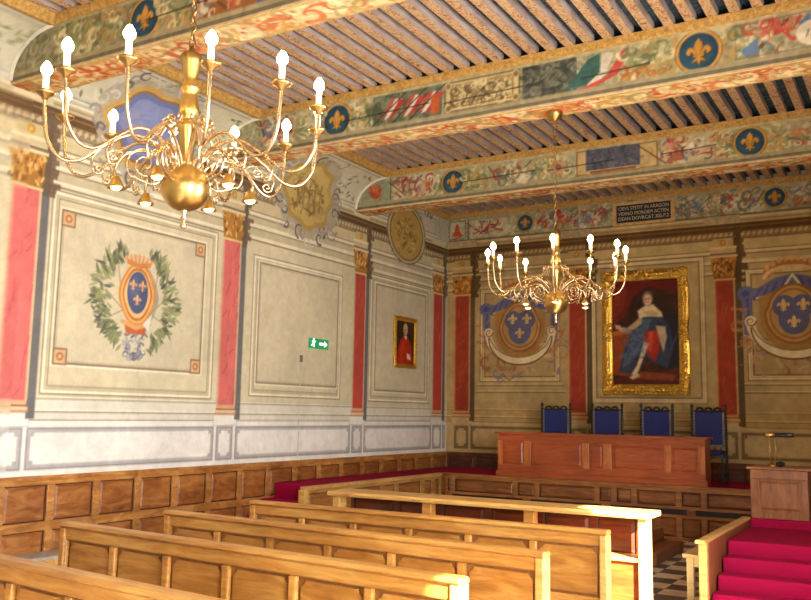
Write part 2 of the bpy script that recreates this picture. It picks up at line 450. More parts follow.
# ---------------------------------------------------------------- painted walls
PLAS = (212,200,166); PLAS2 = (196,182,146); LINE_D = (128,112,88); LINE_L = (238,230,204)
def scheme(cv, a, b, pil, panels, left_wall=True):
    """painted architecture shared by the left and back walls: z levels measured from the photograph"""
    PD = (92,78,62)
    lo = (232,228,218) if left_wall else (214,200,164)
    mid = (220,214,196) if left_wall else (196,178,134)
    cv.rect(a,b,1.0,1.52,lo)
    cv.rect(a,b,1.52,1.60,lo); cv.rect(a,b,1.60,1.67,mid); cv.rect(a,b,1.67,1.81,mid); cv.rect(a,b,1.81,1.90,PLAS if left_wall else PLAS2)
    for z,t,c in ((1.588,0.014,LINE_D),(1.672,0.016,LINE_D),(1.69,0.02,LINE_L),(1.807,0.014,LINE_D),(1.822,0.014,LINE_L)):
        cv.rect(a,b,z-t/2,z+t/2,c,0.7)
    # architrave mouldings
    for z0,z1,c in ((4.02,4.045,LINE_D),(4.045,4.09,LINE_L),(4.10,4.19,PLAS2),(4.19,4.21,LINE_D),(4.21,4.26,LINE_L),(4.27,4.35,PLAS2),(4.35,4.375,LINE_D),(4.375,4.42,LINE_L),(4.42,4.44,LINE_D)):
        cv.rect(a,b,z0,z1,c,0.75)
    cv.rect(a,b,4.44,4.60,(208,192,150)); cv.rect(a,b,4.60,4.63,PD,0.6)
    cv.rect(a,b,4.63,4.73,(150,128,96))
    u = a
    while u < b:
        cv.poly([(u,4.64),(u+0.05,4.68),(u+0.03,4.725),(u-0.02,4.685)],(206,186,146),0.9); u += 0.085
    cv.rect(a,b,4.73,4.87,(104,78,50)); cv.rect(a,b,4.80,4.82,(140,112,78))
    cv.rect(a,b,4.87,4.98,(196,178,138)); cv.rect(a,b,4.905,4.92,PD,0.5); cv.rect(a,b,4.95,4.975,LINE_L,0.8)
    # dado panels between pilasters
    edges = [a]+[e for p in pil for e in p]+[b]
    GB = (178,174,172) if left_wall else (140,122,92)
    for i in range(len(edges)-1):
        p, q = edges[i]+0.05, edges[i+1]-0.05
        if i%2 == 1: p, q = edges[i]-0.0, edges[i+1]+0.0
        if q-p < 0.1: continue
        cv.rect(p,q,1.09,1.512,GB); cv.ring(p,q,1.09,1.512,0.016,(134,126,120),0.7)
        k = 0.045
        cv.rect(p+k,q-k,1.137,1.468,lo); n = 0.045
        for uu in (p+k,q-k-n):
            for vv in (1.137,1.468-n): cv.rect(uu,uu+n,vv,vv+n,GB); 
        cv.ring(p+k,q-k,1.137,1.468,0.01,(150,142,136),0.5)
    # recessed panels
    for (p,q,c,d,ip,iq,ic,id_) in panels:
        cv.ring(p,q,c,d,0.016,LINE_D,0.9); cv.ring(p+0.016,q-0.016,c+0.016,d-0.016,0.028,LINE_L,0.95)
        cv.ring(p+0.05,q-0.05,c+0.05,d-0.05,0.035,PLAS2); cv.ring(p+0.085,q-0.085,c+0.085,d-0.085,0.012,LINE_D,0.7)
        cv.ring(ip-0.045,iq+0.045,ic-0.045,id_+0.045,0.02,LINE_L,0.9); cv.ring(ip-0.02,iq+0.02,ic-0.02,id_+0.02,0.022,LINE_D,1.0)
        cv.rect(ip,iq,ic,id_,(208,196,164) if left_wall else PLAS2)
        cv.ring(ip,iq,ic,id_,0.02,(176,162,130),0.6)
    # pilasters
    for (p,q) in pil:
        cv.rect(p-0.07,q+0.07,1.52,1.665,lo); cv.ring(p-0.07,q+0.07,1.52,1.665,0.01,LINE_D,0.5)
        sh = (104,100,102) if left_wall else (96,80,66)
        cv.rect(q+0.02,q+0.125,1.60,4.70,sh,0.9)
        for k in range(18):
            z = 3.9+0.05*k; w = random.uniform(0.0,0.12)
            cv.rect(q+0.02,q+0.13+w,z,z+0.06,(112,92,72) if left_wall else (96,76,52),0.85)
        cv.rect(p-0.05,q+0.05,1.665,1.69,(196,140,96)); cv.rect(p-0.04,q+0.04,1.69,1.72,(228,196,160)); cv.rect(p-0.03,q+0.03,1.72,1.745,(176,110,74)); cv.rect(p-0.02,q+0.02,1.745,1.785,(214,170,126))
        red = ((212,112,106) if p < -5 else (190,78,64)) if left_wall else (172,76,60)
        cv.rect(p-0.03,q+0.03,1.785,3.96,(206,180,140)); cv.rect(p,q,1.785,3.95,red)
        for _ in range(26):
            u = random.uniform(p,q); v = random.uniform(1.8,3.9)
            cv.stroke([(u,v),(min(q,u+random.uniform(0,0.1)),v+random.uniform(0.05,0.25))],random.uniform(0.006,0.03),(168,56,58) if random.random() < 0.5 else (226,128,116),0.3)
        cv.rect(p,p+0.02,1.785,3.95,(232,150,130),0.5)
        cv.poly([(p-0.02,3.96),(q+0.02,3.96),(q+0.06,4.32),(p-0.06,4.32)],(168,120,60)); cv.rect(p-0.04,q+0.04,3.94,3.97,(222,196,140))
        for k in range(60):
            u = random.uniform(p-0.03,q+0.03); v = random.uniform(3.98,4.30)
            cv.leaf(u,v,random.uniform(0.8,2.4),0.09,0.035,random.choice([(214,160,84),(190,128,58),(120,78,40),(232,188,120)]),0.9)
        for g in (p-0.01,q+0.01): cv.curl(g,4.27,0.045,0,1.2,0.018,(226,180,104))
        cv.rect(p-0.08,q+0.08,4.32,4.36,(224,206,164)); cv.rect(p-0.07,q+0.07,4.36,4.39,LINE_D); cv.rect(p-0.06,q+0.06,4.39,4.46,(206,188,148)); cv.rect(p-0.07,q+0.07,4.46,4.50,(230,214,176))
        cv.rect(p-0.02,q+0.02,4.50,4.63,(204,184,134)); cv.ell((p+q)/2,4.565,0.05,0.05,(196,146,70)); cv.ell((p+q)/2,4.565,0.02,0.02,(226,186,110))
        cv.rect(p-0.07,q+0.07,4.63,4.66,LINE_D,0.8); cv.rect(p-0.09,q+0.09,4.88,4.975,(214,198,158))

def shield(cv, u, v, s):
    """blue drapery, scrolled cartouche, three lilies, crown: the painted arms on the back wall"""
    dr = (106,104,138); dr2 = (78,74,108); scr = (224,204,158); br = (130,84,44)
    cv.scatter(u-0.78*s,u+0.78*s,v-0.95*s,v-0.35*s,46,[(168,112,70),(190,140,100),(130,120,120),(196,170,120),(150,96,64)],0.1*s,0.3*s,0.85)
    cv.scatter(u-0.85*s,u+0.85*s,v-0.6*s,v-0.1*s,26,[(176,124,80),(150,100,66),(206,170,116),(116,110,120)],0.1*s,0.25*s,0.6)
    for g in (1,-1):
        cv.poly([(u,v+0.62*s),(u+g*0.25*s,v+0.56*s),(u+g*0.5*s,v+0.42*s),(u+g*0.72*s,v+0.42*s),(u+g*0.74*s,v+0.26*s),(u+g*0.5*s,v+0.22*s),(u+g*0.25*s,v+0.3*s),(u,v+0.42*s)],dr)
        for k in range(5): cv.stroke([(u+g*(0.1+0.12*k)*s,v+(0.56-0.05*k)*s),(u+g*(0.2+0.12*k)*s,v+(0.3-0.02*k)*s)],0.03*s,dr2,0.7)
        cv.ell(u+g*0.68*s,v+0.34*s,0.13*s,0.12*s,dr); cv.ell(u+g*0.68*s,v+0.34*s,0.06*s,0.05*s,dr2,0.8)
        cv.poly([(u+g*0.6*s,v+0.3*s),(u+g*0.75*s,v+0.28*s),(u+g*0.72*s,v-0.3*s),(u+g*0.58*s,v-0.34*s)],dr)
        cv.stroke([(u+g*0.66*s,v+0.25*s),(u+g*0.64*s,v-0.3*s)],0.035*s,dr2,0.7)
        cv.stroke([(u,v+0.6*s),(u+g*0.12*s,v+0.42*s),(u+g*0.3*s,v+0.3*s),(u+g*0.52*s,v+0.26*s)],0.03*s,(226,206,150))
        cv.scatter(u+g*0.72*s-0.1,u+g*0.72*s+0.1,v-0.5*s,v+0.1*s,14,[(170,90,60),(196,140,80)],0.08*s,0.2*s,0.6)
    cv.poly([(u-0.5*s,v+0.27*s),(u,v+0.44*s),(u+0.5*s,v+0.27*s),(u+0.47*s,v-0.2*s),(u+0.3*s,v-0.48*s),(u,v-0.6*s),(u-0.3*s,v-0.48*s),(u-0.47*s,v-0.2*s)],(166,124,66))
    # pale scroll under the shield
    arc = [(u+0.62*s*math.cos(t),v-0.12*s+0.5*s*math.sin(t)) for t in np.linspace(PI*1.0,PI*2.0,22)]
    cv.stroke(arc,0.13*s,scr); cv.stroke([(p,q-0.075*s) for p,q in arc],0.025*s,(110,76,46)); cv.stroke([(p,q+0.06*s) for p,q in arc],0.018*s,(130,96,60))
    for g in (1,-1): cv.ell(u+g*0.62*s,v-0.1*s,0.09*s,0.09*s,scr); cv.curl(u+g*0.62*s,v-0.1*s,0.08*s,0,1.3,0.025*s,br,1,g)
    for w,c in ((0.42,(148,98,58)),(0.385,(190,146,86)),(0.35,(158,100,64)),(0.325,(186,144,84))):
        cv.poly([(u+w*s*math.cos(t)*(1 if math.sin(t) < 0.2 else 0.92),v+0.0*s+w*1.12*s*math.sin(t)) for t in np.linspace(0,2*PI,40)[:-1]],c)
    cv.ell(u-0.13*s,v+0.12*s,0.17*s,0.17*s,(98,98,126)); cv.ell(u+0.13*s,v+0.12*s,0.17*s,0.17*s,(98,98,126)); cv.ell(u,v-0.08*s,0.22*s,0.24*s,(98,98,126))
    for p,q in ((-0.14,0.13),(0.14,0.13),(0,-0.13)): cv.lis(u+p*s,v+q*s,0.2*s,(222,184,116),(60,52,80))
    for k in range(-4,5):
        h = 0.86-0.008*k*k
        cv.ell(u+k*0.09*s,v+h*s-0.08*s,0.055*s,0.08*s,(176,112,66)); cv.ell(u+k*0.09*s,v+h*s,0.034*s,0.045*s,(214,160,96))
    cv.stroke([(u+0.4*s*math.cos(t),v+0.56*s+0.17*s*math.sin(t)) for t in np.linspace(0.1,PI-0.1,14)],0.06*s,(214,176,112))

def cartouche(cv, u, v, ru, rv, kind):
    """painted scrollwork frame with a blue, sepia or oval ochre field"""
    grey = [(150,142,132),(186,178,160),(110,100,96),(206,198,176)]
    n = 44
    if kind != 'oval':
        cv.ell(u,v,ru*1.28,rv*1.12,(176,164,140))
        for i in range(n):
            t = 2*PI*i/n; r = random.uniform(1.0,1.3)
            cv.curl(u+ru*r*math.cos(t),v+rv*r*0.95*math.sin(t),random.uniform(0.07,0.16)*ru*1.4,t,0.9,0.05*ru*1.3,random.choice(grey),0.95,random.choice((-1,1)))
    if kind == 'blue':
        pts = [(u+ru*(1.0+0.1*math.cos(6*t))*math.cos(t),v+rv*0.9*(1+0.08*math.cos(6*t))*math.sin(t)) for t in np.linspace(0,2*PI,60)[:-1]]
        cv.poly(pts,(196,158,92)); cv.poly([(u+(p-u)*0.88,v+(q-v)*0.86) for p,q in pts],(150,110,60))
        cv.poly([(u+(p-u)*0.82,v+(q-v)*0.8) for p,q in pts],(112,118,160)); cv.poly([(u+(p-u)*0.68,v+(q-v)*0.66) for p,q in pts],(132,138,176))
        cv.scatter(u-ru*0.5,u+ru*0.5,v-rv*0.5,v+rv*0.45,24,[(120,122,160),(146,150,182),(150,140,150)],0.1,0.25,0.5)
    elif kind == 'sepia':
        pts = [(u+ru*0.95*(1+0.07*math.cos(8*t))*math.cos(t),v+rv*0.88*(1+0.06*math.cos(8*t))*math.sin(t)) for t in np.linspace(0,2*PI,60)[:-1]]
        cv.poly(pts,(178,148,84)); cv.poly([(u+(p-u)*0.86,v+(q-v)*0.86) for p,q in pts],(196,168,100))
        cv.scatter(u-ru*0.62,u+ru*0.62,v-rv*0.5,v+rv*0.5,110,[(150,120,64),(214,188,124),(126,100,58),(184,156,96)],0.06,0.22,0.7,0.1)
        for k in range(5): cv.stroke([(u+(k-2)*ru*0.22,v-rv*0.4),(u+(k-2)*ru*0.22+0.03,v+rv*0.3)],0.05,(134,108,62),0.5)
    else:
        cv.ell(u,v,ru*1.16,rv*1.1,(132,112,84)); cv.ell(u,v,ru*1.1,rv*1.05,(196,180,146)); cv.ell(u,v,ru*1.0,rv*0.97,(140,112,64)); cv.ell(u,v,ru*0.93,rv*0.91,(190,156,84))
        for i in range(26):
            t = 2*PI*i/26; cv.curl(u+ru*1.12*math.cos(t),v+rv*1.08*math.sin(t),0.05,t,0.8,0.02,random.choice(grey),0.8)
        cv.scatter(u-ru*0.55,u+ru*0.55,v-rv*0.55,v+rv*0.55,100,[(150,118,58),(208,176,104),(122,94,50),(176,142,78)],0.06,0.2,0.7,0.1)

def arms(cv, u, v):
    """oval arms with leafy branches on the first panel of the left wall"""
    G = [(132,138,96),(110,116,82),(158,158,112),(92,92,82),(146,146,104)]
    for g in (1,-1):
        for k in range(150):
            t = random.uniform(0.1,2.9); r = random.uniform(0.3,0.62)
            bu = u+g*(0.14+r*math.sin(t)*0.85); bv = v-0.05+0.62*math.cos(t)*random.uniform(0.7,1.0)
            an = math.atan2(bv-v+0.2,(bu-u)*0.9)+random.uniform(-0.8,0.8)
            cv.leaf(bu-0.06*math.cos(an),bv-0.06*math.sin(an),an,random.uniform(0.09,0.17),random.uniform(0.03,0.05),random.choice(G if bv > v-0.25 else G[:2]+G[3:]),0.85)
        for q in ((0.3,0.3),(0.45,0.0),(0.4,-0.3)): cv.stroke([(u+g*0.2,v-0.2),(u+g*q[0],v+q[1])],0.014,(120,112,88),0.6)
    for k in range(34):
        cv.curl(u+random.uniform(-0.16,0.16),v-0.58+random.uniform(-0.18,0.16),0.05,random.uniform(0,6),0.8,0.024,random.choice([(116,116,130),(156,156,162),(98,96,108)]),0.9)
    ring = lambda a,b: [(u+a*math.cos(t)*(1+0.05*math.cos(4*t)),v+b*math.sin(t)) for t in np.linspace(0,2*PI,48)[:-1]]
    cv.poly([(p+0.05,q-0.03) for p,q in ring(0.26,0.37)],(136,130,120),0.6)
    cv.poly(ring(0.265,0.365),(204,140,76)); cv.poly(ring(0.235,0.335),(226,174,106)); cv.poly(ring(0.21,0.31),(190,116,64)); cv.poly(ring(0.185,0.275),(226,186,128))
    cv.ell(u,v+0.02,0.155,0.245,(84,92,122)); cv.ell(u-0.04,v+0.08,0.07,0.1,(110,118,148),0.6,0.08)
    for p,q in ((-0.07,0.08),(0.07,0.08),(0,-0.09)): cv.lis(u+p,v+q+0.02,0.13,(222,172,124),(60,58,74))
    cv.poly([(u-0.17,v-0.36),(u+0.17,v-0.36),(u+0.14,v-0.46),(u-0.14,v-0.46)],(190,104,70)); cv.stroke([(u-0.2,v-0.33),(u,v-0.39),(u+0.2,v-0.33)],0.05,(214,160,102))
    cv.poly([(u+0.1,v-0.34),(u+0.24,v-0.2),(u+0.19,v-0.42)],(226,220,204))
    cv.stroke([(u-0.15,v+0.36),(u,v+0.33),(u+0.15,v+0.36)],0.06,(200,130,74))
    for k in range(-3,4):
        cv.stroke([(u+k*0.045,v+0.36),(u+k*0.062,v+0.43-0.004*k*k)],0.028,(206,140,80)); cv.ell(u+k*0.062,v+0.445-0.004*k*k,0.022,0.022,(222,152,100))

# left wall skin: vertical wall then cove, v runs along the profile
ARC = 0.5*PI*math.sqrt((COVE_X**2+COVE_H**2)/2)
def left_map(cove):
    def f(U,V):
        t = np.clip((V-COVE_Z0)/ARC,0,1)*(PI/2)
        if not cove: return (np.zeros_like(U), U, V)
        x = np.where(V > COVE_Z0, COVE_X*(1-np.cos(t)), 0.0); z = np.where(V > COVE_Z0, COVE_Z0+COVE_H*np.sin(t), V)
        return (x, U, z)
    return f
PIL_L = [(-12.40,-12.10),(-9.30,-9.00),(-6.21,-5.905),(-3.15,-2.86),(-0.54,-0.21)]
PANEL_L = [(-11.8,-9.6,1.9,4.0,-11.6,-9.8,2.15,3.8),(-8.84,-6.33,1.85,4.0,-8.69,-6.57,2.19,3.79),
           (-5.62,-3.50,1.91,3.84,-5.47,-3.62,2.11,3.73),(-2.71,-0.68,1.90,4.0,-2.51,-0.85,2.10,3.84)]
def left_bay(a, b, cove, res, cart):
    top = COVE_Z0+ARC if cove else 5.46
    cv = Canvas(a,b,1.0,top,res,PLAS)
    pil = [p for p in PIL_L if p[1] > a and p[0] < b]; pan = [p for p in PANEL_L if p[1] > a and p[0] < b]
    # keep the dado rhythm of the whole wall even when only a bay is painted
    scheme(cv,-13.5,0.0,PIL_L,pan,True)
    cv.rect(a,b,4.98,top,(188,182,160)); 
    cv.rect(a,b,top-0.03,top,(150,140,120))
    for k in range(len(PIL_L)-1):
        p, q = PIL_L[k][1], PIL_L[k+1][0]
        cv.ring(p-0.02,q+0.1,5.02,top-0.06,0.03,(216,208,186)); cv.ring(p+0.01,q+0.07,5.05,top-0.09,0.014,(130,122,106),0.8)
        cv.rect(p+0.05,q+0.04,5.09,top-0.13,(200,192,164))
        for _ in range(24):
            u = random.choice((p+0.2+random.random()*0.4,q-0.1-random.random()*0.4)); cv.leaf(u,5.12+random.random()*0.5,random.uniform(0,6.28),0.11,0.04,random.choice([(130,134,88),(150,140,96),(110,108,80)]),0.8)
    cart(cv)
    cv.mottle(0.04,0.35); cv.mottle(0.03,0.08); cv.mottle(0.02,0.03)
    return cv
def cart1(cv):
    cartouche(cv,-7.60,5.02,0.62,0.62,'blue'); arms(cv,-7.62,3.03)
    for u in (-8.62,-6.64):
        for v in (2.25,3.72):
            cv.rect(u-0.09,u+0.09,v-0.09,v+0.09,(150,118,84)); cv.rect(u-0.07,u+0.07,v-0.07,v+0.07,(214,176,130)); cv.ell(u,v,0.045,0.045,(186,120,74)); cv.ell(u,v,0.02,0.02,(226,190,150))
def cart2(cv): cartouche(cv,-4.45,4.95,0.62,0.62,'sepia')
def cart3(cv): cartouche(cv,-1.56,4.88,0.58,0.5,'oval')
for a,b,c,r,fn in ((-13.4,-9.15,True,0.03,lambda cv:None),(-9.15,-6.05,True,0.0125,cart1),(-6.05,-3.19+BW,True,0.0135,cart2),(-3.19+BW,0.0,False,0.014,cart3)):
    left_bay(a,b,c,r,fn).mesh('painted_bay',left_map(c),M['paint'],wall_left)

# back wall skin
PIL_B = [(0.17,0.46),(2.43,2.72),(4.92,5.20),(7.35,7.64)]
PANEL_B = [(0.69,2.26,2.32,4.05,0.80,2.15,2.42,3.95),(2.83,4.76,1.95,4.36,2.93,4.66,2.05,4.27),(5.38,7.10,2.32,4.10,5.48,7.0,2.42,4.0)]
cv = Canvas(0.0,XR,1.0,5.0,0.014,PLAS2)
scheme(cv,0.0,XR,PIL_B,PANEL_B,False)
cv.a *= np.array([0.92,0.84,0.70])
for a,b,c,d in ((0.84,2.11,2.45,3.92),(5.52,6.96,2.45,3.97)): cv.rect(a,b,c,d,(164,132,86),0.45,0.1)
for z in (2.25,2.13):
    for a,b in ((0.62,2.35),(5.32,7.2)): cv.rect(a,b,z-0.01,z+0.01,(104,82,54),0.7); cv.rect(a,b,z+0.012,z+0.035,(214,196,148),0.6)
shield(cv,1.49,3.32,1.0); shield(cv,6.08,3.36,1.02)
for k in range(70): cv.stroke([(random.uniform(0,XR),random.uniform(1.5,4.6)) for _ in range(1)]*1+[(random.uniform(0,XR),1.4)][:0] or [(0,0),(0,0)],0.01,PLAS2,0.0)
cv.mottle(0.07,0.4); cv.mottle(0.06,0.09); cv.mottle(0.03,0.03)
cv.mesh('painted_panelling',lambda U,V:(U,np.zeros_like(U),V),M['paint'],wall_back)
# light ledges of the cornice that stand proud at the pilasters
for (a,b) in ((0.0,0.62),(2.3,2.85),(4.78,5.33)):
    mb = MB(); mb.prism([(0.0,4.87),(0.0,4.99),(-0.07,4.99),(-0.07,4.955),(-0.03,4.90)],0,a,b)
    struct(mb,'cornice_block',M['ledge'],wall_back)

# ---------------------------------------------------------------- painted beams
BASE = (180,170,136)
def medallion(cv, u, v, r, gold=(206,150,66)):
    cv.ell(u,v,r*1.06,r*1.06,(150,104,44)); cv.ell(u,v,r,r,(206,156,78)); cv.ell(u,v,r*0.88,r*0.88,(44,72,92)); cv.ell(u-0.02,v-0.02,r*0.7,r*0.7,(54,92,112),0.7,0.05)
    cv.lis(u,v,r*1.15,gold,(96,60,30))
GREENS = [(136,142,96),(164,162,120),(116,118,88),(204,196,160),(218,208,172)]
WARM = [(186,84,62),(206,150,100),(150,96,70),(226,206,170),(196,130,80)]
MIX = GREENS+WARM+[(104,116,140),(214,206,180)]
def trophy(cv, a, b, v0, v1, red=0.5, n=60):
    c = [(170,60,44),(196,96,66),(206,170,120)] if red > 0.4 else MIX
    for _ in range(7):
        u = random.uniform(a,b); cv.stroke([(u,v0),(u+random.uniform(-0.4,0.4),v1)],0.018,random.choice([(96,70,46),(206,190,150)]),0.9)
    cv.scatter(a,b,v0,v1,n,c+[(226,214,184),(120,110,96),(110,124,150)],0.06,0.22,0.85,0.35)
def flag(cv, pts, cols, t):
    for i,c in enumerate(cols): cv.poly([(p[0]+t[0]*i,p[1]+t[1]*i) for p in pts],c,0.95)
def beam_canvas(x0, k):
    v0, v1 = 5.0, 5.44; cv = Canvas(x0,XR,4.945,v1,0.0135,BASE)
    cv.mottle(0.15,0.3)
    cv.scatter(x0,XR,v0+0.05,v1-0.04,int(130*(XR-x0)),GREENS+[(176,166,130),(140,128,100)],0.05,0.2,0.5,0.5)
    def foliage(a,b): cv.scatter(a,b,v0+0.06,v1-0.05,int((b-a)*90),[(206,196,150),(150,152,104),(120,128,84),(226,214,170),(190,150,90)],0.08,0.22,0.85,0.75)
    def panel(a,b,col): cv.rect(a,b,v0+0.05,v1-0.03,col)
    if k == 1:
        medallion(cv,1.83,5.215,0.212); foliage(2.05,2.35); foliage(1.2,1.6); trophy(cv,0.7,1.2,5.06,5.4,1)
        panel(2.35,3.27,(104,112,84)); cv.scatter(2.35,3.27,5.07,5.4,60,[(120,136,120),(84,92,70),(150,150,110)],0.1,0.3,0.7,0.1)
        for u in (2.45,2.72,2.95):
            flag(cv,[(u,5.12),(u+0.06,5.14),(u+0.26,5.34),(u+0.16,5.36)],[(190,90,70),(226,216,196),(180,66,54)],(0.05,-0.015)); cv.stroke([(u-0.1,5.06),(u+0.35,5.4)],0.015,(70,60,44))
        cv.rect(3.13,3.24,5.08,5.3,(196,96,54))
        panel(3.30,4.22,(206,186,134)); cv.ring(3.30,4.22,5.05,5.41,0.02,(120,100,66)); cv.ring(3.38,4.14,5.10,5.36,0.012,(130,84,44))
        for u in (3.35,4.17):
            for v in (5.10,5.36): cv.ell(u,v,0.045,0.045,(206,186,134)); cv.ell(u,v,0.03,0.03,(140,116,74))
        cv.scatter(3.42,4.10,5.12,5.34,150,[(128,108,70),(150,130,88),(104,86,56),(222,204,156)],0.04,0.14,0.85,0.3)
        panel(4.25,4.85,(86,88,76)); cv.scatter(4.27,4.85,5.07,5.39,80,[(112,112,96),(64,66,60),(140,138,116)],0.08,0.22,0.7,0.1)
        cv.poly([(4.72,5.08),(4.98,5.36),(5.10,5.40),(5.10,5.2),(4.95,5.08)],(66,104,96)); cv.poly([(4.95,5.08),(5.10,5.2),(5.12,5.40),(5.24,5.38),(5.16,5.16),(5.02,5.06)],(214,204,180)); cv.poly([(4.86,5.05),(5.16,5.14),(5.34,5.40),(5.40,5.38),(5.28,5.14),(5.02,5.05)],(200,84,74))
        foliage(5.35,5.85); cv.scatter(5.3,5.75,5.06,5.16,20,[(206,140,66),(176,110,60)],0.06,0.14,0.9)
        foliage(6.25,6.55); medallion(cv,6.07,5.215,0.212)
        trophy(cv,6.5,7.2,5.08,5.38,0.2,30); cv.scatter(6.6,6.95,5.24,5.38,14,[(196,80,66),(206,110,86)],0.1,0.2,0.9)
        cv.poly([(6.45,5.14),(6.6,5.24),(6.62,5.1),(6.5,5.06)],(110,136,166)); cv.poly([(6.95,5.3),(7.06,5.4),(7.06,5.26)],(110,130,166)); cv.ell(7.08,5.2,0.15,0.12,(232,220,196)); cv.ring(6.4,7.3,5.06,5.41,0.015,(130,110,90),0.6)
        for i,u in enumerate((7.02,7.06,7.10,7.14)): cv.stroke([(u,5.17),(u+0.02,5.23)],0.012,(110,90,80))
    elif k == 0:
        panel(0.1,0.62,(150,158,128)); cv.ell(0.38,5.22,0.11,0.12,(186,84,54)); cv.scatter(0.25,0.5,5.1,5.34,16,[(186,84,54),(206,130,80)],0.06,0.14,0.9)
        cv.rect(0.64,0.67,5.03,5.44,(120,112,90)); panel(0.7,1.45,(204,192,156)); trophy(cv,0.75,1.4,5.1,5.36,1,50)
        foliage(1.45,1.6); medallion(cv,1.77,5.215,0.2); foliage(1.95,2.4); panel(2.4,3.3,(176,164,128)); trophy(cv,2.45,3.1,5.08,5.38,0.2,60); foliage(3.1,3.6)
        cv.ell(3.45,5.22,0.12,0.1,(196,150,110)); cv.ell(3.45,5.22,0.05,0.05,(140,100,80))
        panel(3.72,4.86,(206,176,120)); cv.ring(3.72,4.86,5.05,5.41,0.02,(150,110,60)); panel(3.86,4.62,(92,96,112)); cv.scatter(3.88,4.6,5.12,5.38,60,[(70,72,88),(120,124,140),(100,90,90)],0.06,0.2,0.6,0.1)
        cv.rect(3.86,4.62,5.06,5.11,(206,176,120)); cv.rect(3.92,4.56,5.065,5.1,(150,92,50))
        panel(4.9,5.8,(196,180,140)); trophy(cv,4.95,5.75,5.08,5.38,0.9,70); cv.ell(5.02,5.3,0.05,0.05,(206,150,120)); cv.poly([(4.95,5.08),(5.12,5.28),(5.2,5.1)],(176,110,80)); cv.poly([(5.18,5.22),(5.32,5.34),(5.34,5.22)],(232,226,206))
        foliage(5.65,5.85); foliage(6.2,6.5); medallion(cv,6.02,5.215,0.2); panel(6.5,XR,(170,160,130)); trophy(cv,6.55,XR-0.1,5.08,5.38,0.2,110)
    elif k == 2:
        cv.a *= 0.85
        foliage(0.7,1.6); medallion(cv,1.89,5.22,0.2); foliage(2.1,2.5); panel(2.5,3.2,(150,96,54)); trophy(cv,2.5,3.0,5.08,5.38,0.9,40); panel(3.2,4.0,(92,96,124)); trophy(cv,4.0,5.6,5.08,5.38,0.2,140); medallion(cv,6.05,5.22,0.195); foliage(6.3,7.5)
    else:
        medallion(cv,1.85,5.22,0.195); medallion(cv,6.05,5.22,0.195); trophy(cv,2.3,5.5,5.08,5.38,0.3,200)
    cv.rect(x0,XR,4.9,4.965,(214,190,142)); cv.rect(x0,XR,4.965,v0+0.005,(120,110,88)); cv.rect(x0,XR,v0+0.005,v0+0.05,(170,156,120)); cv.rect(x0,XR,v1-0.03,v1,(196,180,132),0.7)
    if k != 3:
        for s0,s1 in ((1.9,3.1),(3.3,4.25),(4.9,5.6)):
            vv = 5.16+0.05*random.random(); cv.stroke([(s0,vv),((s0+s1)/2,vv+0.015),(s1,vv+0.03)],0.014,(50,42,34),0.9)
    cv.mottle(0.07,0.05)
    return cv
for k,yb in enumerate(BEAMS):
    mb = MB(); mb.mi = 0
    prof = [(COVE_X*(1-math.cos(t)),COVE_Z0+COVE_H*math.sin(t)) for t in np.linspace(0,PI/2,9)]
    mb.box(0.0,XR,yb+0.004,yb+BW,ZB0,ZB1)
    mb.mi = 1; mb.box(0.0,XR,yb+0.002,yb+BW,ZB0-0.03,ZB0)
    mb.mi = 2
    for (ya,yc) in ((yb-0.05,yb+0.02),(yb+BW-0.02,yb+BW+0.05)):
        mb.prism([(ya if ya < yb else yc,5.52),(yb+0.01 if ya < yb else yb+BW-0.01,5.52),(yb+0.01 if ya < yb else yb+BW-0.01,5.44),(ya+0.035 if ya < yb else yc-0.035,5.44),(ya+0.01 if ya < yb else yc-0.01,5.48)],0,0.0,XR)
    o = struct(mb,'ceiling_beam_%d'%(k+1),[M['beam_wood'] if 'beam_wood' in M else M['soffit'],M['soffit'],M['gilt_band']])
    cv = beam_canvas(0.0,k); yy = yb
    cv.mesh('painted_face',lambda U,V,yy=yy:(U,np.full_like(U,yy),V),M['beam_paint'],o)
    sv = Canvas(0.0,XR,yb,yb+BW,0.014,(220,196,146))
    sv.scatter(0.0,XR,yb+0.03,yb+BW-0.03,520,[(206,112,66),(196,84,54),(214,160,86),(236,222,176),(226,204,150),(176,150,92)],0.10,0.3,0.8,0.6)
    sv.rect(0,XR,yb,yb+0.03,(196,160,100)); sv.rect(0,XR,yb+BW-0.03,yb+BW,(196,160,100)); sv.mottle(0.08,0.05)
    sv.mesh('painted_soffit',lambda U,V:(U,V,np.full_like(U,ZB0-0.032)),M['beam_paint'],o)
    # rounded frame where the cove runs into the beam
    mb = MB(); mb.tube([(x+0.005,yb-0.006,z) for x,z in prof],0.022,8); struct(mb,'cove_rib',M['plaster'],o)
# frieze on the back wall
v0,v1 = 4.99,5.44
cv = Canvas(0.0,XR,v0,v1,0.0135,BASE); cv.a *= 0.95
cv.scatter(0,XR,v0+0.04,v1-0.04,900,GREENS+[(176,150,110)],0.06,0.2,0.6,0.5)
cv.rect(0.02,0.38,5.04,5.40,(196,186,150)); cv.ring(0.02,0.38,5.04,5.40,0.02,(130,124,104)); cv.poly([(0.08,5.1),(0.32,5.1),(0.26,5.18),(0.22,5.34),(0.17,5.34),(0.13,5.18)],(186,86,52)); cv.scatter(0.1,0.3,5.08,5.2,10,[(176,66,40),(210,120,70)],0.05,0.1,0.9)
cv.rect(0.42,0.45,5.02,5.42,(120,112,88)); cv.rect(0.48,1.25,5.05,5.38,(200,188,150)); trophy(cv,0.55,1.15,5.1,5.34,0.9,34)
medallion(cv,1.60,5.23,0.17,(190,130,60)); trophy(cv,1.9,3.15,5.08,5.36,0.6,90)
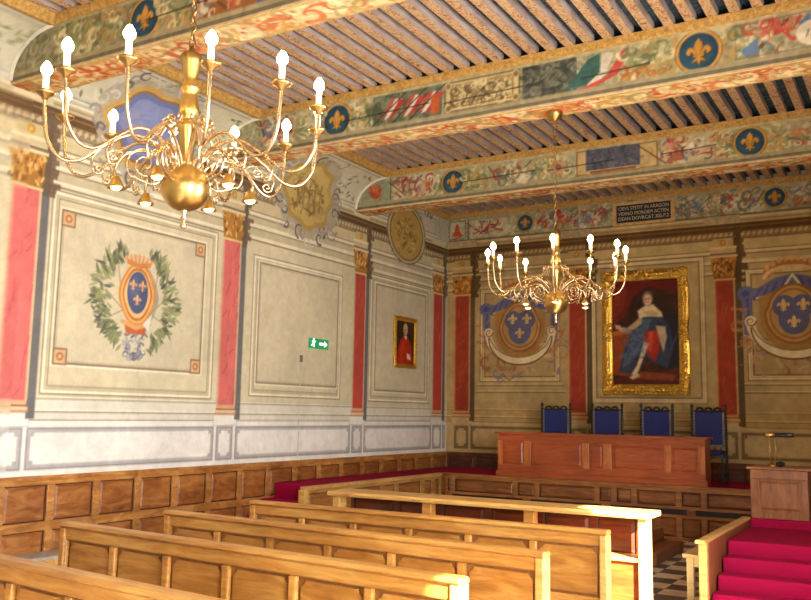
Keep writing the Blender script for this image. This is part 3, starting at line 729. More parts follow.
trophy(cv,4.4,5.6,5.08,5.36,0.3,110); medallion(cv,5.87,5.23,0.175,(206,140,60)); trophy(cv,6.15,XR-0.1,5.08,5.36,0.6,110)
cv.rect(0,XR,v0,v0+0.03,(110,92,64)); cv.mottle(0.08,0.06)
cv.mesh('painted_frieze',lambda U,V:(U,np.full_like(U,-0.004),V),M['beam_paint'],wall_back)
mb = MB(); mb.prism([(0.0,5.53),(-0.08,5.53),(-0.06,5.48),(-0.03,5.44),(0.0,5.44)],0,0.0,XR); struct(mb,'trim_1',M['gilt_band'])
# gilded cornice along the cove tops and the end bay of the left wall
for (a,b,x) in ((BEAMS[0]+BW,0.0,0.0),(BEAMS[1]+BW,BEAMS[0],COVE_X),(BEAMS[2]+BW,BEAMS[1],COVE_X),(BEAMS[3]+BW,BEAMS[2],COVE_X),(YR,BEAMS[3],COVE_X)):
    mb = MB(); mb.prism([(x-0.02,5.53),(x+0.09,5.53),(x+0.07,5.47),(x+0.03,5.43),(x-0.02,5.43)],1,a,b); struct(mb,'trim_2',M['gilt_band'])
mb = MB()
for a,b in bays[1:]: mb.box(0.0,COVE_X-0.01,a,b,5.455,5.6)
struct(mb,'cove_backing',M['plaster'],wall_left)
# plain upper rear part of the left wall cove (behind the camera)
mb = MB()
for t0,t1 in zip(np.linspace(0,PI/2,9)[:-1],np.linspace(0,PI/2,9)[1:]):
    mb.add([(COVE_X*(1-math.cos(t0)),YR,COVE_Z0+COVE_H*math.sin(t0)),(COVE_X*(1-math.cos(t0)),-13.4,COVE_Z0+COVE_H*math.sin(t0)),(COVE_X*(1-math.cos(t1)),-13.4,COVE_Z0+COVE_H*math.sin(t1)),(COVE_X*(1-math.cos(t1)),YR,COVE_Z0+COVE_H*math.sin(t1))],[(0,1,2,3)])
struct(mb,'rear_cove',M['plaster'],wall_left)

# inscription plaque on the frieze
pq = thing('inscription_plaque','black plaque with three lines of pale capitals, high on the end wall frieze','plaque',(3.78,-0.005,5.2))
mb = MB(); mb.box(-0.53,0.53,-0.03,0.0,-0.20,-0.155); mb.box(-0.53,0.53,-0.03,0.0,0.155,0.20); mb.box(-0.53,-0.465,-0.03,0.0,-0.155,0.155); mb.box(0.465,0.53,-0.03,0.0,-0.155,0.155)
mb.build('frame',plain('plaque_frame',(206,160,96),0.7),pq,bevel=0.008)
mb = MB(); mb.box(-0.465,0.465,-0.018,0.0,-0.155,0.155); mb.build('board',M['slate'],pq)
def text_mesh(name, body, size, width, mat, parent, loc, rot):
    cu = bpy.data.curves.new(name,'FONT'); cu.body = body; cu.size = size; cu.align_x = 'CENTER'; cu.align_y = 'CENTER'; cu.extrude = 0.001
    o = bpy.data.objects.new(name,cu); COL.objects.link(o)
    bpy.context.view_layer.update()
    me = bpy.data.meshes.new_from_object(o.evaluated_get(bpy.context.evaluated_depsgraph_get()))
    w = max(v.co.x for v in me.vertices)-min(v.co.x for v in me.vertices)
    bpy.data.objects.remove(o); me.name = name; me.materials.clear(); me.materials.append(mat)
    for v in me.vertices: v.co.x *= width/w
    q = bpy.data.objects.new(name,me); COL.objects.link(q); q.parent = parent; q.location = loc; q.rotation_euler = rot
    return q
for body,z in (('CIEVS STETIT IN ARAGON',0.09),('VEXNO MORDEM ACTEN',0.0),('DEAN DOVRCAT.305.P.2',-0.09)):
    text_mesh('lettering',body,0.085,0.86,M['letter'],pq,(0,-0.021,z),(PI/2,0,0))

# ---------------------------------------------------------------- wainscot
def panelling(mb, u_edges, v_edges, base_n, proud, rail=0.045, field=0.012):
    """framed boards in (u, n, v) space: n is out of the wall"""
    u0,u1 = u_edges[0],u_edges[-1]; v0,v1 = v_edges[0],v_edges[-1]
    mb.mi = 2; mb.box(u0,u1,0,base_n,v0,v1); mb.mi = 0
    for v in v_edges:
        a,b = max(v0,v-rail),min(v1,v+rail); mb.box(u0,u1,base_n,base_n+proud,a,b)
    for u in u_edges:
        a,b = max(u0,u-rail),min(u1,u+rail)
        for p,q in zip(v_edges[:-1],v_edges[1:]): mb.box(a,b,base_n,base_n+proud,(p+rail),(q-rail))
    for p,q in zip(u_edges[:-1],u_edges[1:]):
        for c,d in zip(v_edges[:-1],v_edges[1:]):
            mb.mi = 1
            if q-p > 3*rail and d-c > 3*rail: mb.frustum(p+rail+0.012,q-rail-0.012,c+rail+0.012,d-rail-0.012,base_n,base_n+field,0.025)
            mb.mi = 0
ue = [-0.02-0.575*i for i in range(29)][::-1]
mb = MB(lambda u,n,v:(n,u,v)); panelling(mb,ue,[0.0,0.53,0.985],0.02,0.028,0.045,0.016); mb.box(ue[0],-0.0,0.0,0.055,0.985,WAIN)
struct(mb,'trim_3',[M['wains'],M['wains_panel'],M['groove_shade']],bevel=0.006)
ub = [0.04+0.59*i for i in range(15)]
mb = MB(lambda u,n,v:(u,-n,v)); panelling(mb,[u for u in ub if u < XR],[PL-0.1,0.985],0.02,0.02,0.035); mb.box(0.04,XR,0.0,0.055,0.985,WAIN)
struct(mb,'trim_4',[M['wains_dark'],M['wains_dark_panel'],M['groove_shade']],bevel=0.006)
# stone plinth along the left wall
mb = MB(); mb.mi = 0; mb.box(0.045,0.36,YR,-5.95,0.0,0.25); mb.mi = 1; mb.box(0.045,0.38,YR,-5.95,0.25,0.28)
tag(mb.build('wall_plinth',[M['oak_light'],M['stone']],bevel=0.006),'long low grey-topped plinth along the foot of the left wainscot','plinth')

# ---------------------------------------------------------------- judges' platform
pf = thing('judges_platform','raised oak panelled platform along the end wall, carrying the judges\' desk','platform',(0,0,0))
wk = thing('raised_walkway','raised oak walkway with panelled side, along the left wall wainscot','walkway',(0,0,0))
mb = MB(); mb.box(0.05,0.80,-4.91,-1.662,0,PL-0.012); mb.build('deck',M['oak_y'],wk)
mb = MB(); mb.box(0.05,XR-0.02,-1.66,-0.06,0,PL-0.012); mb.build('deck',M['front_wood'],pf)
def front(mb, edges, z0, z1, rail=0.04): panelling(mb,edges,[z0,z1],0.015,0.036,rail,0.016)
Y0 = -1.66
mb = MB(lambda u,n,v:(u,Y0-n,v)); e = [0.90,1.04,2.15,2.51,3.47,3.73,4.03,4.67,5.02,5.9]
front(mb,e,0.43,0.715); mb.build('front_panel',[M['front_wood'],M['front_panel'],M['groove_shade']],pf,bevel=0.006)
mb = MB(lambda u,n,v:(u,Y0-n,v)); front(mb,e,0.0,0.35); mb.build('lower_panel',[M['front_wood'],M['front_panel'],M['groove_shade']],pf,bevel=0.006)
mb = MB(); mb.box(0.84,5.9,Y0-0.005,Y0,0.35,0.43)
mb.build('painted_gap_shade',M['black_wood'],pf)  # black strip painted in for the shade of the gap
for u in (0.95,2.33,3.6,4.84): 
    mb = MB(); mb.box(u-0.06,u+0.06,Y0-0.042,Y0-0.006,0.352,0.428); mb.build('gap_block',M['front_wood'],pf)
mb = MB(); mb.box(0.83,5.9,Y0-0.065,Y0+0.04,0.715,PL+0.012); mb.build('top_rail',M['front_wood'],pf,bevel=0.008)
mb = MB(lambda u,n,v:(0.80+n,u,v)); front(mb,[-5.36,-4.6,-3.55,-3.15,-2.35,-2.0,-1.74],0.0,0.715,0.05); mb.build('side_panel',[M['oak_y'],M['oak_y_panel'],M['groove_shade']],wk,bevel=0.006)
mb = MB(); mb.box(0.78,0.865,-5.45,Y0-0.07,0.715,PL+0.012); mb.build('side_rail',M['oak_light'],wk,bevel=0.008)
mb = MB(); mb.box(0.77,0.86,-5.47,-5.37,0.0,0.715); mb.build('end_post',M['oak_light'],wk,bevel=0.006)
# carpets
mb = MB(); mb.box(0.06,0.775,-4.91,-1.57,PL-0.011,PL+0.008)
tag(mb.build('carpet_runner',M['carpet'],bevel=0.004),'crimson carpet runner on the raised walkway beside the left wall','carpet')
mb = MB(); mb.box(0.06,XR-0.03,-1.568,-0.07,PL-0.011,PL+0.008)
tag(mb.build('red_carpet',M['carpet'],bevel=0.004),'crimson carpet on the raised platform under the judges\' desk and chairs','carpet')
st = thing('carpeted_steps','short flight of crimson carpeted steps up to the platform beside the left wall','steps',(0,0,0))
for i,(z,y0,y1) in enumerate(((PL-0.19,-5.36,-5.085),(PL-0.38,-5.64,-5.365),(PL-0.57,-5.92,-5.645))):
    mb = MB(); mb.box(0.06,0.765,y0,y1,0.0,z); mb.build('step',M['carpet'],st,bevel=0.012)
mb = MB(); mb.box(0.06,0.765,-5.08,-4.92,0.0,PL+0.008); mb.build('landing',M['carpet'],st,bevel=0.012)

# ---------------------------------------------------------------- judges' desk
dk = thing('judges_desk','long reddish panelled judges\' desk on the raised platform','desk',(0,0,0))
DX0,DX1,DY,DB,DZ = 1.80,5.03,-1.58,-1.26,PL+0.008
T = lambda u,n,v:(u,DY-n,v)
mb = MB(T); mb.box(DX0,DX1,-0.04,0.0,DZ,1.42); mb.build('front_panel',M['red_wood'],dk)
mb = MB(T)
for a,b in ((0.0,0.17),(0.56,0.63)): mb.box(DX0,DX1,0.0,0.02,DZ+a,DZ+b)
mb.build('rail',M['red_wood'],dk,bevel=0.005)
for a,b in ((1.80,1.88),(2.25,2.37),(3.21,3.32),(3.54,3.67),(4.45,4.55),(4.94,5.03)):
    mb = MB(T); mb.box(a,b,0.0,0.034,DZ+0.17,DZ+0.56); mb.build('stile',M['red_stile_lit'],dk,bevel=0.01)
for a,b in ((1.87,2.25),(2.37,3.21),(3.32,3.54),(3.67,4.45),(4.55,4.94)):
    mb = MB(T); mb.frustum(a+0.03,b-0.03,DZ+0.20,DZ+0.53,0.0,0.012,0.02); mb.build('panel',M['red_wood'],dk)
mb = MB(T); mb.box(DX0-0.03,DX1+0.03,-0.02,0.04,DZ,DZ+0.085); mb.build('plinth',M['red_wood'],dk,bevel=0.01)
mb = MB(); mb.box(DX0-0.05,DX1+0.05,DY-0.06,DB,1.42,1.452); mb.build('desk_top',M['red_wood'],dk,bevel=0.008)
for x in (DX0,DX1-0.04):
    mb = MB(); mb.box(x,x+0.04,DY+0.04,DB+0.02,DZ,1.42); mb.build('side_panel',M['red_wood'],dk)

# ---------------------------------------------------------------- judges' chairs
def chair(label, loc):
    c = thing('judges_chair',label,'chair',loc,0,'tall carved chairs behind the judges\' desk')
    W = 0.245
    def turned(x, y, z0, z1, nm):
        n = int((z1-z0)/0.045); pr = [(0.0,z0)]
        for i in range(n): z = z0+(z1-z0)*i/n; pr += [(0.015,z+0.004),(0.026,z+0.022),(0.015,z+0.04)]
        pr += [(0.022,z1),(0.0,z1)]
        mb = MB(); mb.lathe(pr,(x,y,0),10); return mb.build(nm,M['black_wood'],c,smooth=True)
    for s in (-1,1):
        o = turned(s*W,0.0,0.0,1.10,'back_post')
        mb = MB(); mb.lathe([(0.0,1.10),(0.028,1.11),(0.014,1.125),(0.028,1.145),(0.022,1.165),(0.006,1.185),(0.0,1.19)],(s*W,0,0),10); mb.build('finial',M['black_wood'],o,smooth=True)
        turned(s*W,-0.33,0.0,0.44,'front_leg')
        mb = MB(); mb.box(s*W-0.02,s*W+0.02,-0.33,0.0,0.12,0.15); mb.build('stretcher',M['black_wood'],c,bevel=0.005)
    mb = MB(); mb.box(-W-0.02,W+0.02,-0.36,0.015,0.40,0.44); mb.build('seat_frame',M['black_wood'],c,bevel=0.006)
    mb = MB(); mb.box(-W+0.01,W-0.01,-0.345,-0.02,0.44,0.50); mb.build('seat_cushion',M['blue'],c,bevel=0.02)
    mb = MB(); mb.box(-W+0.045,W-0.045,-0.03,0.02,0.58,1.06); mb.build('back_cushion',M['blue'],c,bevel=0.015)
    mb = MB(); mb.box(-W+0.026,-W+0.045,-0.02,0.015,0.56,1.07); mb.box(W-0.045,W-0.026,-0.02,0.015,0.56,1.07); mb.box(-W+0.02,W-0.02,-0.02,0.015,0.54,0.58)
    mb.build('back_frame',plain('chair_trim',(120,110,96),0.5),c)
    mb = MB(); mb.box(-W+0.02,W-0.02,-0.018,0.014,1.06,1.085)
    for g in (-1,0,1):
        for k in range(5):
            a = PI*k/4; mb.blob((g*0.13+0.045*math.cos(a),0,1.09+0.035*math.sin(a)),(0.022,0.016,0.018),8,5)
    mb.build('crest_rail',M['black_wood'],c,smooth=True)
    return c
ch = chair('blue backed carved chair behind the desk, below the painted shield left of the portrait',(2.51,-0.86,DZ))
for x,l in ((3.37,'blue backed carved chair below the left half of the gilt framed portrait'),(4.16,'blue backed carved chair below the right half of the gilt framed portrait'),(4.94,'blue backed carved chair at the desk end, its post visible down to the carpet')):
    dup(ch,(x,-0.86,DZ),l)

# ---------------------------------------------------------------- pews
def pew():
    p = thing('oak_pew','','pew',(0,0,0),0,'rows of panelled oak pews')
    L = 2.97; N = 6; H = 0.965
    T = lambda u,n,v:(u,-n,v)
    st = 0.055; w = (L-0.06)/N; PT = H-0.075
    mb = MB(T); mb.mi = 1; mb.box(0.03,L-0.03,-0.02,0.0,0.10,H); mb.mi = 0
    mb.box(0.03,L-0.03,0.0,0.03,PT,H); mb.box(0.03,L-0.03,0.0,0.03,0.10,0.22); mb.box(0.03,L-0.03,0.0,0.026,0.49,0.57)
    for i in range(N+1):
        u = 0.03+w*i; a,b = max(0.03,u-st/2),min(L-0.03,u+st/2)
        mb.box(a,b,0.0,0.032,0.22,0.49); mb.box(a,b,0.0,0.032,0.57,PT)
    mb.build('back_frame',[M['oak'],M['oak_groove_shade']],p,bevel=0.012)
    for i in range(N):
        a,b = 0.03+w*i+st/2+0.018, 0.03+w*(i+1)-st/2-0.018; c,d = 0.588,PT-0.018
        k = 0.032
        pts = [(a,c),(b,c),(b,d-k)]+[(b-k*math.sin(q),d-k*math.cos(q)) for q in (1.2,0.8,0.4)]+[(b-k,d)]+[(a+k,d)]+[(a+k*math.sin(q),d-k*math.cos(q)) for q in (0.4,0.8,1.2)]+[(a,d-k)]
        mb = MB(); mb.prism(pts,1,-0.012,0.0); mb.build('panel',M['oak_panel'],p,bevel=0.008)
    mb = MB(); mb.prism([(-0.045,H),(0.05,H),(0.055,H+0.012),(0.04,H+0.03),(-0.04,H+0.03),(-0.055,H+0.012)],0,-0.0,L); mb.build('top_rail',M['oak'],p,bevel=0.004)
    for x in (0.0,L-0.05):
        mb = MB(); mb.prism([(-0.045,0.0),(0.05,0.0),(0.05,H-0.001),(-0.045,H-0.001)],0,x,x+0.05); mb.build('end_post',M['oak_light'] if x > 1 else M['oak'],p,bevel=0.008)  # right post in paler oak: sunlight put into its colour
        mb = MB(); mb.box(x,x+0.05,0.05,0.42,0.0,0.409); mb.build('seat_end',M['oak'],p,bevel=0.006)
    mb = MB(); mb.box(0.0,L,0.05,0.43,0.41,0.45); mb.build('seat',M['oak'],p,bevel=0.008)
    return p
p0 = pew(); p0.location = (3.01,-8.99,0)
p0['label'] = 'panelled oak pew farthest from the viewer, just behind the long open-fronted table'
dup(p0,(3.02,-9.93,0),'panelled oak pew, second from the long table, its right end pale yellow',-0.05)
dup(p0,(3.00,-10.80,0),'panelled oak pew with its right end blazing white in sunlight',-0.072)
dup(p0,(3.00,-11.77,0),'panelled oak pew nearest the viewer, cut off at the lower left corner',-0.098)

# ---------------------------------------------------------------- long table with shelf
tb = thing('bar_table','long narrow wooden table with dark open recess and shelf, in front of the pews','table',(0,0,0))
TX0,TX1,TY0,TY1 = 3.03,5.93,-7.90,-7.58
mb = MB(); mb.prism([(TY0-0.03,0.958),(TY0-0.04,0.98),(TY0-0.02,1.0),(TY1+0.01,1.0),(TY1+0.02,0.98),(TY1+0.01,0.958)],0,TX0-0.04,TX1+0.015); mb.build('table_top',M['oak_light'],tb,bevel=0.004)
for x in (TX0,TX1-0.075):
    mb = MB(); mb.box(x,x+0.075,TY0,TY0+0.12,0,0.957); mb.build('end_post',M['oak_light'],tb,bevel=0.006)
for x in (4.01,4.96):
    mb = MB(); mb.box(x-0.045,x+0.045,TY0+0.02,TY0+0.11,0.661,0.957); mb.build('divider',M['oak'],tb,bevel=0.006)
mb = MB(lambda u,n,v:(u,TY1-0.02-n,v)); panelling(mb,[TX0+0.02,3.55,4.01,4.48,4.96,5.42,TX1-0.13],[0.60,0.957],0.02,0.014,0.035,0.01); mb.build('recess_panel',[M['dark_wood'],M['dark_wood'],M['groove_shade']],tb,bevel=0.004)
mb = MB(); mb.box(TX0+0.076,TX1-0.076,TY0+0.01,TY1-0.08,0.63,0.66); mb.build('shelf',M['oak_light'],tb,bevel=0.004)
mb = MB(); mb.box(TX0+0.076,TX1-0.076,TY0+0.04,TY0+0.07,0.0,0.629); mb.build('lower_panel',M['red_wood'],tb)

# wooden two-step dais
ds = thing('wooden_steps','low worn two-step wooden block on the checkered floor, beyond the table\'s right end','steps',(0,0,0))
mb = MB(); mb.box(3.6,4.97,-4.05,-2.75,0.0,0.135); mb.build('lower_step',M['lectern_wood'],ds,bevel=0.008)
mb = MB(); mb.box(3.6,4.72,-3.6,-2.75,0.135,0.29); mb.build('upper_step',M['lectern_wood'],ds,bevel=0.008)

# ---------------------------------------------------------------- carpeted stairs with parapet, side bench
SX0,SX1 = 6.08,XR-0.05
ss = thing('carpeted_stairs','broad crimson carpeted staircase climbing to the panelled lectern','stairs',(0,0,0))
SY = [-6.68,-6.44,-6.19,-5.94,-5.70,-4.42]
for i,z in enumerate((0.075,0.20,0.325,0.45,0.575)):
    mb = MB(); mb.box(SX0,SX1,SY[i],SY[i+1],0.0,z); mb.build('step' if i < 4 else 'landing',M['carpet'],ss,bevel=0.02)
mb = MB(); mb.box(SX0,SX1,-4.42,-1.76,0.0,0.66); mb.build('upper_landing',M['carpet'],ss,bevel=0.015)
pr = thing('stair_parapet','low wooden parapet with a cap rail along the left side of the crimson staircase','parapet',(0,0,0))
mb = MB(); mb.box(6.015,6.065,-6.50,-4.35,0.0,0.64); mb.build('side_panel',M['lectern_wood'],pr,bevel=0.006)
mb = MB(); mb.box(6.005,6.075,-6.58,-6.50,0.0,0.64); mb.build('end_post',M['oak_light'],pr,bevel=0.006)
mb = MB(); mb.prism([(5.985,0.64),(6.078,0.64),(6.078,0.66),(6.06,0.672),(6.0,0.672),(5.985,0.66)],1,-6.62,-4.35); mb.build('cap_rail',M['oak_light'],pr,bevel=0.004)
sb = thing('side_bench','small pale wooden bench standing against the stair parapet on the checkered floor','bench',(0,0,0))
mb = MB(); mb.box(5.74,6.0,-6.05,-4.5,0.425,0.46); mb.build('seat',M['bench_sunlit'],sb,bevel=0.006)
for y in (-6.0,-4.62):
    for x in (5.765,5.92):
        mb = MB(); mb.box(x,x+0.065,y,y+0.065,0,0.425); mb.build('leg',M['bench_sunlit'],sb,bevel=0.005)
    mb = MB(); mb.box(5.83,5.92,y+0.01,y+0.045,0.34,0.425); mb.build('apron',M['bench_sunlit'],sb)
    mb = MB(); mb.box(5.83,5.92,y+0.01,y+0.045,0.0,0.07); mb.build('foot_rail',M['bench_sunlit'],sb)
# lectern
lc = thing('panelled_lectern','square panelled wooden lectern at the head of the carpeted stairs, brass lamp on top','lectern',(6.37,-4.12,0.66))
mb = MB(); mb.box(-0.29,0.29,-0.20,0.22,0.0,0.52); mb.build('body',M['lectern_wood'],lc)
mb = MB(lambda u,n,v:(u,-0.20-n,v)); mb.box(-0.29,0.29,0,0.022,0.42,0.52); mb.box(-0.29,0.29,0,0.022,0,0.07); mb.box(-0.29,-0.22,0,0.022,0.07,0.42); mb.box(0.22,0.29,0,0.022,0.07,0.42)
mb.build('front_frame',M['lectern_wood'],lc,bevel=0.006)
mb = MB(lambda u,n,v:(u,-0.20-n,v)); mb.frustum(-0.20,0.20,0.09,0.40,0,0.012,0.025); mb.build('front_panel',M['lectern_wood'],lc)
mb = MB(); mb.box(-0.325,0.325,-0.255,0.25,0.52,0.55); mb.build('top',M['lectern_wood'],lc,bevel=0.008)
# brass lamp
lp = thing('brass_lamp','small brass desk lamp with a black tubular shade on the lectern','lamp',(6.29,-4.20,1.21))
mb = MB(); mb.lathe([(0.0,0.0),(0.065,0.0),(0.065,0.012),(0.05,0.025),(0.02,0.035),(0.014,0.06),(0.0,0.06)],seg=18); mb.build('base',M['brass'],lp,smooth=True)
mb = MB(); mb.tube([(-0.012,0,0.03),(-0.018,0,0.33)],0.007); mb.build('stem',M['brass'],lp,smooth=True)
mb = MB(); mb.tube([(0.03,0,0.03),(0.045,0,0.18),(0.03,0,0.33)],0.005); mb.build('support_rod',M['brass'],lp,smooth=True)
mb = MB(); mb.lathe([(0.0,-0.06),(0.026,-0.06),(0.03,-0.03),(0.03,0.04),(0.0,0.04)],(0,0,0.345),14,'x'); mb.build('head',M['brass'],lp,smooth=True)
mb = MB(); mb.lathe([(0.0,0.04),(0.024,0.04),(0.024,0.23),(0.018,0.235),(0.0,0.235)],(0,0,0.345),14,'x'); mb.build('shade',M['black'],lp,smooth=True)
mb = MB(); mb.blob((0.085,0.0,0.03),(0.05,0.05,0.03)); mb.build('counterweight',M['black'],lp,smooth=True)

# ---------------------------------------------------------------- framed portraits
def ornate_frame(w, h, b, d, amp, step=0.02):
    """gilt frame: closed profile swept round the picture with carved swells at corners and centres; wall at y=0, facing -y"""
    path = []
    def side(p, q):
        L = math.dist(p,q); n = max(2,int(L/step))
        for i in range(n): path.append((p[0]+(q[0]-p[0])*i/n, p[1]+(q[1]-p[1])*i/n))
    c = [(-w/2,-h/2),(w/2,-h/2),(w/2,h/2),(-w/2,h/2)]
    for i in range(4): side(c[i],c[(i+1)%4])
    prof = [(0,0.0),(0,0.4),(0.10,0.62),(0.22,0.5),(0.35,0.95),(0.5,1.0),(0.65,0.85),(0.76,0.5),(0.88,0.55),(1.0,0.3),(1.0,0.0)]
    mb = MB(); vs = []; n = len(path); k = len(prof)
    for (x,z) in path:
        sx, sz = x/(w/2), z/(h/2)
        corner = math.exp(-((abs(abs(x)-w/2)**2+abs(abs(z)-h/2)**2)/(0.17*w)**2))
        centre = math.exp(-(min(abs(x)/(0.12*w) if abs(sz) > 0.99 else 9, abs(z)/(0.12*w) if abs(sx) > 0.99 else 9))**2)
        e = max(corner,0.8*centre)
        s = x+z*1.7
        for (t,q) in prof:
            carve = amp*e*(0.55+0.45*math.sin(s*48+t*9)*math.cos(t*14+s*22))*(1 if q > 0.01 else 0)
            rope = amp*0.25*math.sin(s*75)*(1 if 0.3 < t < 0.7 else 0)*(1-e)
            o = b*(t-0.0)*1.0
            sc = 1+0.0
            grow = 0.35*b*e*(1 if t < 0.1 else 0)*(0.6+0.4*math.sin(s*60))
            ux = x-math.copysign(o-grow,x)*(1 if abs(sx) > 0.999 or True else 0)*min(1,1) if abs(sx) > 0.999 else x*(1-2*o/w)
            uz = z-math.copysign(o-grow,z) if abs(sz) > 0.999 else z*(1-2*o/h)
            vs.append((ux,-(q*d+carve+rope) if q > 0.01 else 0.0,uz))
    fs = []
    for i in range(n):
        j = (i+1)%n
        for q in range(k-1): fs.append((i*k+q,j*k+q,j*k+q+1,i*k+q+1))
    mb.add(vs,fs); return mb
def face_oval(cv, u, v, s, skin=(214,166,126), hair=(132,112,96)):
    cv.ell(u,v+0.01*s,0.062*s,0.085*s,hair,1,0.02*s); cv.ell(u,v-0.005*s,0.046*s,0.066*s,skin,1,0.012*s)
    cv.ell(u-0.016*s,v+0.008*s,0.008*s,0.005*s,(70,46,36)); cv.ell(u+0.02*s,v+0.008*s,0.008*s,0.005*s,(70,46,36)); cv.stroke([(u+0.004*s,v+0.006*s),(u+0.008*s,v-0.02*s)],0.006*s,(176,120,90)); cv.stroke([(u-0.012*s,v-0.036*s),(u+0.016*s,v-0.036*s)],0.007*s,(170,80,70)); cv.ell(u-0.03*s,v-0.01*s,0.018*s,0.04*s,(170,120,90),0.5,0.02*s)
# big portrait: canvas in local coordinates
GW,GH = 1.47,2.12
gp = thing('large_portrait','large gilt framed portrait of a seated man in blue robes, on the end wall','painting',(3.775,-0.004,3.145))
ornate_frame(GW,GH,0.185,0.075,0.045).build('gilt_frame',M['gilt'],gp,smooth=True)
def acanthus(mb, x, z, dx, dz, s, dep):
    for k in range(7):
        t = (k-3)/3.0
        mb.blob((x+dx*t*s*1.6+dz*0.02*math.sin(k*2.1),-dep-0.012*math.cos(t*1.5),z+dz*t*s*1.6+dx*0.02*math.sin(k*2.1)),(s*(0.22+0.1*abs(dx)),0.02,s*(0.22+0.1*abs(dz))),8,5)
    for k in range(6):
        t = (k-2.5)/2.5
        for g in (-1,1): mb.blob((x+dx*t*s*1.4+dz*g*s*0.5,-dep+0.012,z+dz*t*s*1.4+dx*g*s*0.5),(s*0.26,0.02,s*0.26),8,5)
e = 0.085
def orn(*q):
    mb = MB(); acanthus(mb,*q); mb.build('carved_ornament',M['gilt'],gp,smooth=True)
for sx in (-1,1):
    for sz in (-1,1):
        orn(sx*(GW/2-e-0.10),sz*(GH/2-e),1,0,0.10,0.078); orn(sx*(GW/2-e),sz*(GH/2-e-0.10),0,1,0.10,0.078)
    orn(sx*(GW/2-e),0,0,1,0.10,0.078); orn(sx*(GW/2-e),0.55,0,1,0.07,0.078); orn(sx*(GW/2-e),-0.5,0,1,0.07,0.078)
for sz in (-1,1): orn(0,sz*(GH/2-e),1,0,0.11,0.078)
a,b = GW/2-0.165,GH/2-0.165
cv = Canvas(-a,a,-b,b,0.011,(58,34,24))
cv.scatter(-a,a,-b,b,160,[(70,40,28),(50,32,26),(84,50,32),(44,30,26)],0.2,0.5,0.5,0)
for pts,c in (([(-a,b),(a,b),(a,b-0.14),(0.3,b-0.2),(0.05,b-0.12),(-0.2,b-0.3),(-0.33,b-0.62),(-a,b-0.8)],(112,34,22)),([(-a,b-0.1),(-0.3,b-0.14),(-0.36,b-0.5),(-a,b-0.7)],(134,46,28)),([(0.1,b),(a,b),(a,b-0.3),(0.42,b-0.26)],(96,30,22)),
             ([(-a,0.02),(-0.2,0.06),(-0.24,-0.12),(-0.22,-0.75),(-a,-0.72)],(150,66,26)),([(-a,0.02),(-0.25,0.06),(-0.26,-0.02),(-a,-0.06)],(190,98,44)),([(-a,-b),(a,-b),(a,-0.62),(0.2,-0.66),(-a,-0.8)],(88,36,22)),([(-0.1,-0.66),(0.5,-0.72),(0.45,-0.82),(-0.2,-0.78)],(130,60,32)),
             ([(0.3,0.3),(a,0.36),(a,-0.6),(0.36,-0.62)],(40,34,40)),
             # robe
             ([(-0.06,0.30),(0.24,0.30),(0.42,0.06),(0.46,-0.3),(0.36,-0.62),(0.1,-0.5),(-0.1,-0.35),(-0.24,-0.72),(-0.46,-0.66),(-0.36,-0.3),(-0.24,-0.02)],(54,64,84)),
             ([(-0.1,0.2),(0.12,0.22),(0.0,-0.1),(-0.22,-0.5),(-0.4,-0.6),(-0.3,-0.2)],(78,94,116)),([(0.2,0.2),(0.4,0.04),(0.42,-0.3),(0.26,-0.2)],(38,46,72)),
             ([(0.02,0.02),(0.22,0.02),(0.24,-0.3),(0.16,-0.5),(0.02,-0.36),(-0.04,-0.14)],(176,44,30)),([(0.06,0.0),(0.14,0.0),(0.1,-0.34),(0.02,-0.3)],(206,74,50)),
             ([(0.18,0.1),(0.34,0.08),(0.36,-0.1),(0.3,-0.34),(0.24,-0.16)],(196,170,130)),
             ([(-0.02,-0.16),(0.06,-0.2),(-0.06,-0.5),(-0.12,-0.66),(-0.2,-0.74),(-0.24,-0.7),(-0.15,-0.56)],(222,198,164)),
             ([(-0.28,-0.76),(-0.14,-0.68),(-0.1,-0.74),(-0.22,-0.8)],(216,190,150)),
             ([(-0.46,0.1),(-0.3,0.08),(-0.12,0.22),(-0.02,0.34),(-0.06,0.14),(-0.28,-0.02),(-0.44,0.02)],(196,160,120)),([(-0.52,0.14),(-0.42,0.12),(-0.4,0.05),(-0.5,0.06)],(214,170,134)),
             ([(-0.12,0.36),(0.02,0.46),(0.14,0.46),(0.28,0.32),(0.3,0.24),(0.08,0.26),(-0.1,0.24)],(232,208,160)),([(-0.02,0.34),(0.12,0.38),(0.24,0.28),(0.06,0.26)],(206,170,110))):
    cv.poly(pts,c,0.95,0.035)
cv.scatter(-0.34,-0.06,-0.45,0.1,40,[(84,104,132),(46,58,84),(96,112,140)],0.1,0.3,0.35,0)
face_oval(cv,0.05,0.55,1.45,(226,178,142)); cv.stroke([(0.42,-0.3),(0.54,-0.05),(0.58,0.1)],0.03,(66,70,104),0.7)
cv.mottle(0.08,0.06)
cv.mesh('canvas',lambda U,V:(U,np.full_like(U,-0.02),V),M['oil'],gp)
